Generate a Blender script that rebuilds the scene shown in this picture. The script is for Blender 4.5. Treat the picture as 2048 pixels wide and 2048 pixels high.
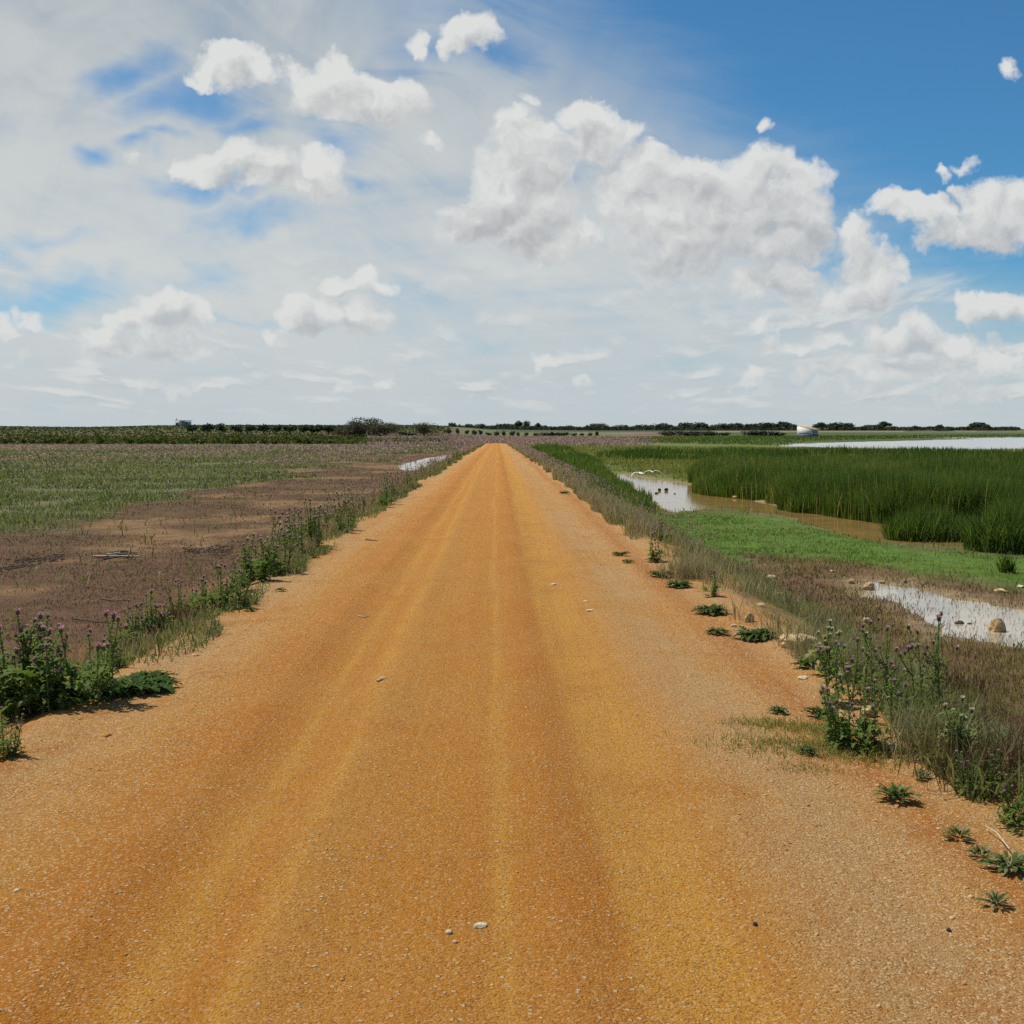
import bpy, bmesh, math, random
import numpy as np
from mathutils import Vector, Matrix, noise as mnoise
for o in list(bpy.data.objects): bpy.data.objects.remove(o)
S = bpy.context.scene
COL = S.collection
R = math.radians
rng = np.random.default_rng(7)
random.seed(7)

# ------------------------------------------------------------------ camera
F = 1195.0; EYE = 1.6; PITCH = math.atan(83.0 / F)
cam_d = bpy.data.cameras.new('camera'); cam = bpy.data.objects.new('camera', cam_d); COL.objects.link(cam)
cam_d.sensor_width = 36; cam_d.lens = F / 1024 * 36; cam_d.clip_start = 0.05; cam_d.clip_end = 20000
cam.location = (0, 0, EYE); cam.rotation_euler = (R(90) - PITCH, 0, 0)
S.camera = cam

# ------------------------------------------------------------------ render settings
S.render.engine = 'CYCLES'
S.view_settings.view_transform = 'Standard'; S.view_settings.look = 'None'
S.view_settings.gamma = 1; S.view_settings.exposure = 0.0; S.view_settings.use_curve_mapping = False
cy = S.cycles
cy.use_denoising = False; cy.use_adaptive_sampling = True; cy.adaptive_threshold = 0.015
cy.max_bounces = 5; cy.diffuse_bounces = 2; cy.glossy_bounces = 2; cy.transmission_bounces = 3; cy.transparent_max_bounces = 6
cy.caustics_reflective = False; cy.caustics_refractive = False

# ------------------------------------------------------------------ node helper
class NT:
    def __init__(s, nt): s.nt = nt
    def n(s, t, **kw):
        nd = s.nt.nodes.new(t)
        for k, v in kw.items(): setattr(nd, k, v)
        return nd
    def put(s, sock, v):
        if isinstance(v, bpy.types.NodeSocket): s.nt.links.new(v, sock)
        else: sock.default_value = v
    def m(s, op, a, b=None, c=None, clamp=False):
        nd = s.n('ShaderNodeMath', operation=op, use_clamp=clamp)
        for i, v in enumerate((a, b, c)):
            if v is not None: s.put(nd.inputs[i], v)
        return nd.outputs[0]
    def v(s, op, a, b=None, c=None):
        nd = s.n('ShaderNodeVectorMath', operation=op)
        for i, v in enumerate((a, b, c)):
            if v is not None: s.put(nd.inputs[i], v)
        return nd.outputs['Value'] if op in ('LENGTH', 'DOT_PRODUCT', 'DISTANCE') else nd.outputs[0]
    def vscale(s, a, k):
        nd = s.n('ShaderNodeVectorMath', operation='SCALE'); s.put(nd.inputs[0], a); s.put(nd.inputs[3], k); return nd.outputs[0]
    def mr(s, x, a, b, c=0.0, d=1.0, smooth=True):
        nd = s.n('ShaderNodeMapRange', interpolation_type='SMOOTHSTEP' if smooth else 'LINEAR')
        for i, v in enumerate((x, a, b, c, d)): s.put(nd.inputs[i], v)
        return nd.outputs[0]
    def mix(s, f, a, b, blend='MIX'):
        nd = s.n('ShaderNodeMix', data_type='RGBA', blend_type=blend, clamp_factor=True)
        s.put(nd.inputs[0], f); s.put(nd.inputs[6], a if isinstance(a, bpy.types.NodeSocket) else (*a, 1)); s.put(nd.inputs[7], b if isinstance(b, bpy.types.NodeSocket) else (*b, 1))
        return nd.outputs[2]
    def noise(s, vec, scale, detail=2, rough=0.5, dist=0.0, out='Fac'):
        nd = s.n('ShaderNodeTexNoise')
        if vec is not None: s.put(nd.inputs['Vector'], vec)
        nd.inputs['Scale'].default_value = scale; nd.inputs['Detail'].default_value = detail
        nd.inputs['Roughness'].default_value = rough; nd.inputs['Distortion'].default_value = dist
        return nd.outputs[0 if out == 'Fac' else 1]
    def ramp(s, f, stops, interp='LINEAR'):
        nd = s.n('ShaderNodeValToRGB'); s.put(nd.inputs[0], f); cr = nd.color_ramp; cr.interpolation = interp
        while len(cr.elements) < len(stops): cr.elements.new(0.5)
        for e, (p, c) in zip(cr.elements, stops): e.position = p; e.color = (*c, 1)
        return nd.outputs[0]

# ------------------------------------------------------------------ pixel -> world helpers (d* = photo coordinates on a 1932 px wide print)
KD = 1024.0 / 1932.0
CP, SP = math.cos(PITCH), math.sin(PITCH)
def ray(px, py):
    cx = (px - 512) / F; c = (512 - py) / F
    return Vector((cx, CP + c * SP, -SP + c * CP))
def UV(px, py):
    d = ray(px, py); return d.x / d.y, d.z / d.y
def G(px, py, z=0.0):
    d = ray(px, py); t = (z - EYE) / d.z
    return np.array([d.x * t, d.y * t])
def D(dx, dy, z=0.0): return G(dx * KD, dy * KD, z)
def at_depth(px, y): return ray(px, 429).x / ray(px, 429).y * y     # x on the line of sight at depth y
def zpix(py, y): 
    d = ray(512, py); return EYE + d.z / d.y * y

# ------------------------------------------------------------------ sky
SUN_EL, SUN_AZ = 60.0, -55.0            # azimuth from +Y towards +X
W = bpy.data.worlds.new('World'); S.world = W; W.use_nodes = True
W.cycles.sampling_method = 'NONE'
wt = NT(W.node_tree); W.node_tree.nodes.clear()
BG = 0.1
def build_sky():
    t = wt
    out = t.n('ShaderNodeOutputWorld')
    sky = t.n('ShaderNodeTexSky', sky_type='NISHITA'); sky.sun_disc = False
    sky.sun_elevation = R(SUN_EL); sky.sun_rotation = R(SUN_AZ); sky.altitude = 700; sky.air_density = 1.0; sky.dust_density = 0.4; sky.ozone_density = 2.0
    skyc = t.mix(1.0, sky.outputs[0], (0.35, 0.74, 0.93), 'MULTIPLY')
    d = t.n('ShaderNodeTexCoord').outputs['Generated']
    sp = t.n('ShaderNodeSeparateXYZ'); t.put(sp.inputs[0], d); X, Y, Z = sp.outputs
    ys = t.m('MAXIMUM', Y, 0.08)
    U = t.m('DIVIDE', X, ys); V = t.m('DIVIDE', Z, ys)
    cb = t.n('ShaderNodeCombineXYZ'); t.put(cb.inputs[0], U); t.put(cb.inputs[1], V); P = cb.outputs[0]
    # ---- high thin veil, seen as a layer overhead (planar projection)
    zz = t.m('ADD', t.m('MAXIMUM', Z, 0.0), 0.09)
    cl = t.n('ShaderNodeCombineXYZ'); t.put(cl.inputs[0], t.m('DIVIDE', X, zz)); t.put(cl.inputs[1], t.m('DIVIDE', Y, zz)); PL = cl.outputs[0]
    rot = t.n('ShaderNodeVectorRotate', rotation_type='Z_AXIS'); t.put(rot.inputs[0], PL); rot.inputs['Angle'].default_value = R(28)
    st = t.v('MULTIPLY', rot.outputs[0], (0.55, 1.7, 1.0))
    vn = t.noise(st, 0.9, 6, 0.58, 0.7)
    vn2 = t.noise(P, 5.0, 5, 0.6, 0.5)
    rs = t.n('ShaderNodeVectorRotate', rotation_type='Z_AXIS'); t.put(rs.inputs[0], t.v('ADD', P, t.vscale(t.v('SUBTRACT', t.noise(P, 4.0, 2, 0.5, 0, 'Color'), (0.5, 0.5, 0.5)), 0.16))); rs.inputs['Angle'].default_value = R(20)
    fib = t.noise(t.v('MULTIPLY', rs.outputs[0], (2.6, 13.0, 1.0)), 1.6, 7, 0.62, 0.4)
    vn = t.m('ADD', t.m('MULTIPLY', vn, 0.45), t.m('MULTIPLY', fib, 0.55))
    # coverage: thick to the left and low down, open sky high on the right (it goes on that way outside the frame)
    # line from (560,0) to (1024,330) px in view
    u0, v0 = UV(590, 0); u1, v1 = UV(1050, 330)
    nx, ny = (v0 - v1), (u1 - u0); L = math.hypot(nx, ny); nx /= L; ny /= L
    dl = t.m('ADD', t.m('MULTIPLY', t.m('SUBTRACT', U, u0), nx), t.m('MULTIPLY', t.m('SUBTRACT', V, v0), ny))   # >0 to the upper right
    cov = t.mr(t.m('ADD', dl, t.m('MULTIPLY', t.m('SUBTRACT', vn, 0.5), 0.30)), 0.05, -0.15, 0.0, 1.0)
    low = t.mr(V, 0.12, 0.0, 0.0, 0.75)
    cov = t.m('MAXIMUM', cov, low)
    P1 = t.v('ADD', P, t.vscale(t.v('SUBTRACT', t.noise(P, 7.0, 4, 0.55, 0, 'Color'), (0.5, 0.5, 0.5)), 0.13))
    gap = None
    for (x, y, rx, ry, w) in [(505, 235, 120, 80, .95), (740, 380, 190, 105, 1.0), (560, 350, 60, 60, .5), (900, 480, 130, 45, .7), (430, 655, 75, 40, .75), (620, 590, 70, 35, .7), (690, 560, 60, 30, .6),
                               (800, 745, 170, 45, .75), (1300, 735, 90, 40, .55), (930, 850, 130, 35, .55), (1230, 540, 110, 85, .65), (1560, 250, 160, 45, .55), (1810, 230, 160, 60, .8), (150, 1080, 300, 45, .7), (90, 940, 170, 35, .5),
                               (720, 1050, 160, 40, .45), (950, 1190, 200, 18, .5), (1580, 1140, 70, 40, .4), (2070, 650, 60, 25, .5), (1800, 1270, 200, 30, .35), (2540, 1320, 220, 40, .35), (3200, 960, 160, 90, .5)]:
        u, v = UV(x / 3.773, y / 3.773); a, b = 3.773 * F / rx / 1.25, 3.773 * F / ry / 1.25
        q = t.v('MULTIPLY_ADD', P1, (a, b, 0), (-u * a, -v * b, 0))
        g = t.m('MULTIPLY', t.m('SUBTRACT', 1.25, t.v('LENGTH', q)), w)
        gap = g if gap is None else t.m('MAXIMUM', gap, g)
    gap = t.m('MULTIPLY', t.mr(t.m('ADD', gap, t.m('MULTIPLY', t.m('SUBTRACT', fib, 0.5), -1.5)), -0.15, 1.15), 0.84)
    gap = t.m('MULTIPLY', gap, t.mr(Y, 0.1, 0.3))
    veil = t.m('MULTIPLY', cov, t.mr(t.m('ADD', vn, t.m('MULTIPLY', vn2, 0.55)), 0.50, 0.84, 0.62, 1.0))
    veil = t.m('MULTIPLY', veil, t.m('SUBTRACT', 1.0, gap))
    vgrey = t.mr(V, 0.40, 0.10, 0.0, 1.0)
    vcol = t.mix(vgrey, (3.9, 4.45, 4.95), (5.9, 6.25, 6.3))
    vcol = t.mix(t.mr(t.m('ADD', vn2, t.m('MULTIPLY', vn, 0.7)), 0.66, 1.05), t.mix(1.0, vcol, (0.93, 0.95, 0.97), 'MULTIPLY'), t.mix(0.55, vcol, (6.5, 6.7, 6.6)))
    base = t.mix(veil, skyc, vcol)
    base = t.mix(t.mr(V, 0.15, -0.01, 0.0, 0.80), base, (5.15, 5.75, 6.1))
    # rows of small far cumulus towards the horizon, all round
    PR = t.v('MULTIPLY', PL, (2.6, 1.0, 1.0)); rn = t.noise(PR, 0.85, 6, 0.55, 0.2); rnu = t.noise(t.v('MULTIPLY', PR, (1.0, 0.955, 1.0)), 0.85, 4, 0.55, 0.2)
    ra = t.m('MULTIPLY', t.mr(rn, 0.50, 0.66), t.m('MULTIPLY', t.mr(V, 0.17, 0.09), t.mr(V, 0.005, 0.03)))
    base = t.mix(t.m('MULTIPLY', ra, 0.75), base, t.mix(t.mr(t.m('SUBTRACT', rnu, rn), -0.05, 0.06), (6.9, 7.05, 6.95), (5.0, 5.3, 5.6)))
    # ---- cumulus: puffs given as directions, ragged by noise
    w1 = t.v('SUBTRACT', t.noise(P, 16.0, 2, 0.5, 0, 'Color'), (0.5, 0.5, 0.5))
    w2 = t.v('SUBTRACT', t.noise(P, 62.0, 3, 0.55, 0, 'Color'), (0.5, 0.5, 0.5))
    PW = t.v('ADD', t.v('ADD', P, t.vscale(w1, 0.055)), t.vscale(w2, 0.022))
    OFF = (-0.008, 0.018, 0.0)
    PU = t.v('ADD', PW, OFF)
    def billow(p):
        o = None
        for sc, am in ((19.0, 0.60), (44.0, 0.40)):
            vo = t.n('ShaderNodeTexVoronoi', voronoi_dimensions='2D', feature='F1'); t.put(vo.inputs['Vector'], p); vo.inputs['Scale'].default_value = sc
            d_ = vo.outputs['Distance']; h = t.m('MULTIPLY', t.m('SUBTRACT', 0.30, t.m('MULTIPLY', d_, d_)), am)
            o = h if o is None else t.m('ADD', o, h)
        return t.m('ADD', o, t.m('MULTIPLY', t.m('SUBTRACT', t.noise(p, 48.0, 7, 0.66), 0.5), 1.15))
    PB = t.v('ADD', t.v('ADD', P, t.vscale(w1, 0.03)), t.vscale(w2, 0.018))
    fb = billow(PB); fbu = billow(t.v('ADD', PB, (-0.0045, 0.0085, 0.0)))
    big = t.noise(P, 13.0, 3, 0.55)
    # node groups keep each piece small: a "puff field" per cell, and one shading group used by all cells
    def group(name, ins, outs):
        g = bpy.data.node_groups.new(name, 'ShaderNodeTree')
        for n_, k in ins: g.interface.new_socket(n_, in_out='INPUT', socket_type=k)
        for n_, k in outs: g.interface.new_socket(n_, in_out='OUTPUT', socket_type=k)
        q = NT(g); gi = q.n('NodeGroupInput'); go = q.n('NodeGroupOutput'); return g, q, gi.outputs, go.inputs
    VEC, FLT, CLR = 'NodeSocketVector', 'NodeSocketFloat', 'NodeSocketColor'
    def puffs():
        r = 1932
        return [  # zoom units / 3.773 = picture px; (x, y, rx, ry, weight)
            (880, 262, 115, 62, 1), (795, 290, 100, 36, .9), (985, 280, 80, 40, .9), (1160, 320, 110, 75, 1), (1260, 300, 115, 78, 1), (1380, 350, 145, 78, 1), (1480, 350, 110, 80, 1), (1300, 375, 190, 60, 1),
            (705, 590, 55, 40, .9), (880, 600, 120, 75, 1), (790, 620, 105, 60, 1), (985, 630, 125, 85, 1), (1000, 685, 200, 52, 1), (1205, 640, 95, 75, 1), (1130, 690, 140, 45, 1), (500, 570, 60, 40, .55), (540, 610, 60, 30, .5),
            (1570, 150, 50, 55, .7), (1780, 125, 100, 72, 1), (1725, 190, 65, 52, .9), (1630, 510, 65, 42, .7), (1605, 700, 30, 22, .5), (1930, 380, 30, 30, .6),
            (610, 1130, 75, 65, 1), (665, 1185, 120, 62, 1), (440, 1190, 75, 62, 1), (360, 1250, 95, 52, .9), (560, 1205, 130, 62, 1), (600, 1305, 190, 62, .8), (400, 1305, 170, 52, .8), (720, 1310, 90, 50, .7), (130, 1245, 75, 36, .7), (40, 1290, 65, 42, .6), (300, 1340, 120, 32, .6), (60, 1400, 90, 40, .5), (820, 1190, 40, 20, .5),
            (1320, 1080, 85, 64, 1), (1430, 1090, 90, 42, .9), (1130, 1160, 62, 64, 1), (1200, 1210, 110, 62, 1), (1330, 1205, 130, 75, 1), (1440, 1220, 65, 62, .9), (1040, 1240, 46, 44, .9), (1530, 1095, 40, 16, .4),
            (1120, 1375, 75, 26, .7), (1810, 1352, 48, 20, .7), (1470, 1455, 65, 30, .5), (1300, 1450, 80, 30, .5), (1630, 1365, 90, 18, .4), (960, 1350, 52, 30, .4), (1790, 1115, 30, 18, .5), (1700, 1520, 90, 16, .4), (700, 1440, 260, 40, .4),
            (r + 15, 520, 105, 82, 1), (r + 80, 600, 125, 145, 1), (r + 100, 740, 125, 155, 1), (r - 55, 700, 135, 150, 1), (r - 135, 820, 130, 105, 1), (r - 50, 880, 190, 92, 1), (r + 100, 880, 160, 105, 1), (r + 245, 870, 115, 72, .85), (r - 200, 860, 80, 60, .8), (r + 60, 960, 180, 45, .8),
            (r + 310, 420, 95, 62, 1), (r + 270, 455, 125, 72, 1), (r + 400, 480, 125, 62, .9), (r + 330, 545, 155, 72, .9), (r + 60, 400, 50, 40, .6), (r + 230, 560, 70, 60, .8),
            (r + 560, 605, 155, 72, 1), (r + 450, 680, 135, 122, .95), (r + 700, 640, 185, 82, 1), (r + 880, 680, 205, 112, 1), (r + 1040, 695, 135, 92, 1), (r + 1130, 680, 85, 75, 1), (r + 600, 780, 225, 142, 1), (r + 850, 800, 255, 142, 1), (r + 1080, 800, 125, 125, 1), (r + 700, 920, 265, 112, 1), (r + 600, 985, 160, 75, .95), (r + 1000, 920, 160, 85, 1), (r + 850, 985, 210, 45, .9), (r + 1205, 620, 25, 30, .6),
            (r + 1290, 850, 85, 75, .9), (r + 1300, 905, 105, 95, .9), (r + 1350, 1010, 135, 95, 1), (r + 1300, 1095, 180, 72, .9), (r + 1450, 1000, 55, 75, .9), (r + 1050, 1050, 140, 52, .9), (r + 950, 1095, 190, 46, .8), (r + 1150, 1135, 170, 62, .9),
            (r + 600, 440, 65, 32, .6), (r + 680, 500, 65, 27, .6), (r + 740, 510, 44, 32, .65), (r + 820, 390, 44, 20, .5), (r + 830, 445, 32, 26, .55), (r + 510, 445, 28, 28, .6), (r + 985, 490, 44, 44, .8),
            (r + 1600, 662, 60, 38, .9), (r + 1690, 630, 65, 38, .9), (r + 1690, 720, 62, 42, .8), (r + 1470, 790, 105, 58, 1), (r + 1570, 790, 95, 52, 1), (r + 1780, 800, 115, 105, 1), (r + 1700, 865, 180, 62, 1), (r + 1900, 830, 125, 115, 1), (r + 1850, 880, 160, 52, 1), (r + 1930, 720, 44, 62, .9), (r + 2060, 820, 130, 110, 1),
            (r + 1760, 1140, 85, 62, 1), (r + 1860, 1150, 95, 62, 1), (r + 1950, 1150, 75, 62, 1), (r + 1850, 1190, 110, 30, .9), (r + 2060, 1160, 90, 60, 1),
            (r + 1340, 1245, 65, 52, .9), (r + 1520, 1230, 75, 64, 1), (r + 1450, 1290, 140, 62, .95), (r + 1640, 1290, 130, 62, .95), (r + 1580, 1320, 190, 42, .9), (r + 1720, 1310, 120, 44, .8), (r + 1000, 1320, 54, 46, .7), (r + 1080, 1340, 95, 42, .7), (r + 950, 1235, 95, 32, .6), (r + 1100, 1215, 90, 36, .65), (r + 1180, 1300, 90, 50, .6),
            (r + 900, 1430, 130, 36, .55), (r + 1150, 1415, 160, 36, .6), (r + 1400, 1400, 260, 50, .65), (r + 1650, 1390, 210, 50, .7), (r + 1850, 1350, 130, 85, .75), (r + 1300, 1480, 310, 40, .5), (r + 1750, 1480, 260, 50, .6), (r + 2050, 1400, 150, 90, .7),
            (r + 180, 1080, 55, 24, .6), (r + 550, 1145, 70, 20, .6), (r + 310, 1200, 48, 22, .6), (r + 130, 1370, 75, 32, .55), (r + 270, 1420, 60, 28, .6), (r + 460, 1420, 40, 17, .5), (r + 120, 1270, 28, 16, .5), (r + 190, 1200, 28, 13, .5), (r + 430, 1080, 44, 26, .5), (r + 30, 1515, 60, 20, .5),
            (r + 1890, 260, 48, 55, .6), (r + 350, 5, 44, 14, .5), (r + 300, 50, 44, 16, .4)]
    r = 1932
    sg, q, gi, go = group('cloud_undersides', [('P', VEC)], [('S', FLT)]); SHD = None
    for (x, y, rx, ry, w) in [(r - 100, 835, 165, 140, 1.15), (r, 905, 170, 75, 1.1), (r + 60, 700, 70, 130, .7), (r + 720, 700, 170, 62, .75), (r + 1040, 735, 120, 75, .7), (r + 1050, 900, 125, 110, 1.05), (r + 790, 880, 110, 65, .8), (r + 640, 995, 160, 75, 1.0), (r + 830, 1010, 220, 42, .9),
                              (1010, 680, 200, 48, 1.0), (1320, 380, 200, 40, .5), (620, 1215, 130, 32, .9), (640, 1335, 165, 38, .9), (400, 1300, 120, 28, .6), (1380, 1118, 130, 24, .8), (1260, 1262, 190, 28, .8), (r + 1010, 1105, 170, 34, .8), (r + 1330, 1125, 130, 44, .7),
                              (r + 1880, 830, 100, 75, .8), (r + 1790, 900, 170, 30, .7), (r + 1850, 1200, 120, 28, .9), (r + 1540, 1315, 165, 38, .95), (r + 1500, 1390, 220, 30, .7), (r + 310, 540, 120, 60, .45)]:
        u, v = UV(x / 3.773, y / 3.773); a, b = 3.773 * F / rx / 1.25, 3.773 * F / ry / 1.25
        h = q.m('MULTIPLY', q.m('SUBTRACT', 1.0, q.v('LENGTH', q.v('MULTIPLY_ADD', gi[0], (a, b, 0), (-u * a, -v * b, 0)))), w)
        SHD = h if SHD is None else q.m('MAXIMUM', SHD, h)
    q.put(go[0], q.mr(SHD, 0.0, 0.75))
    PF = []
    for (x, y, rx, ry, w) in puffs():
        if min(rx, ry) < (34 if y < 1000 else 27): continue
        if w < .95 and min(rx, ry) < 46: w *= .66
        u, v = UV(x / 3.773, y / 3.773); PF.append((u, v, rx / 3.773 / F * 1.08, ry / 3.773 / F * 1.08, w))
    def field_group(lst):
        g, q, gi, go = group('puff_field', [('P', VEC)], [('H', FLT)]); H = None
        for (u, v, a, b, w) in lst:
            k = q.v('MULTIPLY_ADD', gi[0], (1 / a, 1 / b, 0), (-u / a, -v / b, 0)); h = q.m('SUBTRACT', 0.1 + 0.85 * w, q.v('DOT_PRODUCT', k, k))
            H = h if H is None else q.m('SMOOTH_MAX', H, h, 0.30)
        q.put(go[0], H); return g
    def shade_group():
        g, q, gi, go = group('cloud_light', [('H', FLT), ('Hu', FLT), ('fb', FLT), ('fbu', FLT), ('big', FLT), ('V', FLT), ('base', CLR), ('S', FLT)], [('Color', CLR)])
        H, Hu, fb_, fbu_, big_, V_, base_, S_ = [gi[k] for k in range(8)]
        Ht = q.m('ADD', H, fb_)
        a = q.mr(Ht, -0.12, 0.68)
        lt = q.m('ADD', 0.60, q.m('MULTIPLY', q.m('SUBTRACT', H, Hu), 0.40))
        lt = q.m('ADD', lt, q.m('MULTIPLY', q.m('SUBTRACT', fb_, fbu_), 1.0))
        lt = q.m('ADD', lt, q.m('MULTIPLY', q.m('SUBTRACT', big_, 0.5), 0.35))
        lt = q.m('SUBTRACT', lt, q.m('MULTIPLY', S_, 0.34))
        lt = q.mr(q.m('ADD', lt, q.mr(Ht, 0.45, 0.0, 0.0, 0.30)), 0.0, 1.0, 0.0, 1.0, False)
        far = q.mr(V_, 0.17, 0.03)
        c = q.mix(lt, q.mix(far, (4.5, 4.65, 4.85), (4.6, 5.0, 5.3)), q.mix(far, (7.3, 7.4, 7.25), (7.0, 7.15, 7.05)))
        q.put(go[0], q.mix(q.m('MULTIPLY', a, q.mr(V_, 0.0, 0.07, 0.70, 0.97)), base_, c)); return g
    SG = shade_group()
    def use(g, *a):
        nd = t.n('ShaderNodeGroup', node_tree=g)
        for k, v in enumerate(a): t.put(nd.inputs[k], v)
        return nd.outputs[0]
    def bgnode(c):
        b = t.n('ShaderNodeBackground'); t.put(b.inputs[0], c); b.inputs[1].default_value = BG; return b.outputs[0]
    SV = use(sg, t.v('ADD', P, t.vscale(w1, 0.07)))
    # the view is cut into cells so that each direction only works through the puffs near it
    NU, NV = 8, 3
    ua, va = -0.56, -0.02; du, dv = 1.12 / NU, 0.46 / NV
    MARG = 0.035
    def leaf(i, j):
        l, rr, b, tp = ua + i * du, ua + (i + 1) * du, va + j * dv, va + (j + 1) * dv
        lst = [p for p in PF if p[0] + p[2] * 1.5 + MARG > l and p[0] - p[2] * 1.5 - MARG < rr and p[1] + p[3] * 1.5 + MARG > b and p[1] - p[3] * 1.5 - MARG < tp]
        if not lst: return bgnode(base)
        g = field_group(lst)
        return bgnode(use(SG, use(g, PW), use(g, PU), fb, fbu, big, V, base, SV))
    def mixs(f, a, b):
        nd = t.n('ShaderNodeMixShader'); t.put(nd.inputs[0], f); t.put(nd.inputs[1], a); t.put(nd.inputs[2], b); return nd.outputs[0]
    def row(j, i0, i1):
        if i1 - i0 == 1: return leaf(i0, j)
        im = (i0 + i1) // 2
        return mixs(t.m('GREATER_THAN', U, ua + im * du), row(j, i0, im), row(j, im, i1))
    def colm(j0, j1):
        if j1 - j0 == 1: return row(j0, 0, NU)
        jm = (j0 + j1) // 2
        return mixs(t.m('GREATER_THAN', V, va + jm * dv), colm(j0, jm), colm(jm, j1))
    view = colm(0, NV)
    # all other directions: the same broken cumulus from layered noise
    gn = t.noise(PL, 1.1, 7, 0.58, 0.3); gnu = t.noise(t.vscale(PL, 0.985), 1.1, 4, 0.58, 0.3)
    ga = t.m('MULTIPLY', t.mr(gn, 0.54, 0.66), t.mr(Z, 0.0, 0.06))
    gc = t.mix(t.mr(t.m('SUBTRACT', gnu, gn), -0.03, 0.05), (7.2, 7.3, 7.2), (4.6, 4.7, 5.0))
    other = bgnode(t.mix(ga, base, gc))
    inside = t.m('MULTIPLY', t.m('MULTIPLY', t.m('LESS_THAN', t.m('ABSOLUTE', U), 0.56), t.m('LESS_THAN', V, va + NV * dv)), t.m('GREATER_THAN', Y, 0.3))
    t.put(out.inputs[0], mixs(inside, other, view))
build_sky()

# ------------------------------------------------------------------ sun
sl = bpy.data.lights.new('sun', 'SUN'); sl.energy = 4.7; sl.angle = R(0.55); sl.color = (1.0, 0.955, 0.87)
so = bpy.data.objects.new('sun', sl); COL.objects.link(so)
sdir = Vector((math.sin(R(SUN_AZ)) * math.cos(R(SUN_EL)), math.cos(R(SUN_AZ)) * math.cos(R(SUN_EL)), math.sin(R(SUN_EL))))
so.rotation_euler = sdir.to_track_quat('Z', 'Y').to_euler(); so.location = (0, 0, 50)

# ------------------------------------------------------------------ object helpers
def tag(o, label=None, cat=None, group=None, kind=None):
    for k, v in (('label', label), ('category', cat), ('group', group), ('kind', kind)):
        if v: o[k] = v
    return o
def link(name, data, parent=None, loc=None, rz=0.0, sc=None):
    o = bpy.data.objects.new(name, data); COL.objects.link(o)
    if parent: o.parent = parent
    if loc is not None: o.location = loc
    if rz: o.rotation_euler.z = rz
    if sc is not None: o.scale = (sc, sc, sc) if not hasattr(sc, '__len__') else sc
    return o
def np_mesh(name, V, faces, mat=None, attrs=None, smooth=False):
    """faces: list of (F,k) int arrays"""
    me = bpy.data.meshes.new(name)
    V = np.asarray(V, np.float32)
    me.vertices.add(len(V)); me.vertices.foreach_set('co', V.ravel())
    loops = np.concatenate([f.ravel() for f in faces]).astype(np.int32)
    cnt = np.concatenate([np.full(len(f), f.shape[1], np.int32) for f in faces])
    me.loops.add(len(loops)); me.loops.foreach_set('vertex_index', loops)
    me.polygons.add(len(cnt)); st = np.concatenate([[0], np.cumsum(cnt)[:-1]]).astype(np.int32)
    me.polygons.foreach_set('loop_start', st)
    try: me.polygons.foreach_set('loop_total', cnt)
    except Exception: pass
    if smooth: me.polygons.foreach_set('use_smooth', np.ones(len(cnt), bool))
    for k, a in (attrs or {}).items():
        a = np.asarray(a, np.float32)
        if a.ndim == 1:
            at = me.attributes.new(k, 'FLOAT', 'POINT'); at.data.foreach_set('value', a)
        else:
            at = me.attributes.new(k, 'FLOAT_COLOR', 'POINT'); at.data.foreach_set('color', np.c_[a, np.ones(len(a))].astype(np.float32).ravel())
    me.update(calc_edges=True); me.validate()
    if mat: me.materials.append(mat)
    return me
def sstep(a, b, x):
    t = np.clip((np.asarray(x, float) - a) / (b - a), 0, 1); return t * t * (3 - 2 * t)
_perm = np.random.default_rng(3).random((256, 256))
def vnoise(x, y):
    x = np.asarray(x, float); y = np.asarray(y, float)
    xi = np.floor(x).astype(int); yi = np.floor(y).astype(int); fx = x - xi; fy = y - yi
    fx = fx * fx * (3 - 2 * fx); fy = fy * fy * (3 - 2 * fy)
    p = lambda a, b: _perm[a & 255, b & 255]
    return (p(xi, yi) * (1 - fx) + p(xi + 1, yi) * fx) * (1 - fy) + (p(xi, yi + 1) * (1 - fx) + p(xi + 1, yi + 1) * fx) * fy
def fbm(x, y, o=4):
    s = 0; a = .5; n = 0
    for i in range(o): s = s + a * vnoise(x * 2 ** i + 17 * i, y * 2 ** i + 31 * i); n += a; a *= .5
    return s / n
def sdist(x, y, poly):
    """signed distance to a polygon, positive inside"""
    P = np.asarray(poly, float); x = np.asarray(x, float); y = np.asarray(y, float)
    best = np.full(x.shape, 1e9); inside = np.zeros(x.shape, bool)
    for i in range(len(P)):
        a, b = P[i], P[(i + 1) % len(P)]; e = b - a
        t = np.clip(((x - a[0]) * e[0] + (y - a[1]) * e[1]) / (e @ e), 0, 1)
        best = np.minimum(best, np.hypot(x - a[0] - t * e[0], y - a[1] - t * e[1]))
        c = ((a[1] > y) != (b[1] > y))
        with np.errstate(divide='ignore', invalid='ignore'):
            inside ^= c & (x < (b[0] - a[0]) * (y - a[1]) / (b[1] - a[1] if b[1] != a[1] else 1e-9) + a[0])
    return np.where(inside, best, -best)

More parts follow.
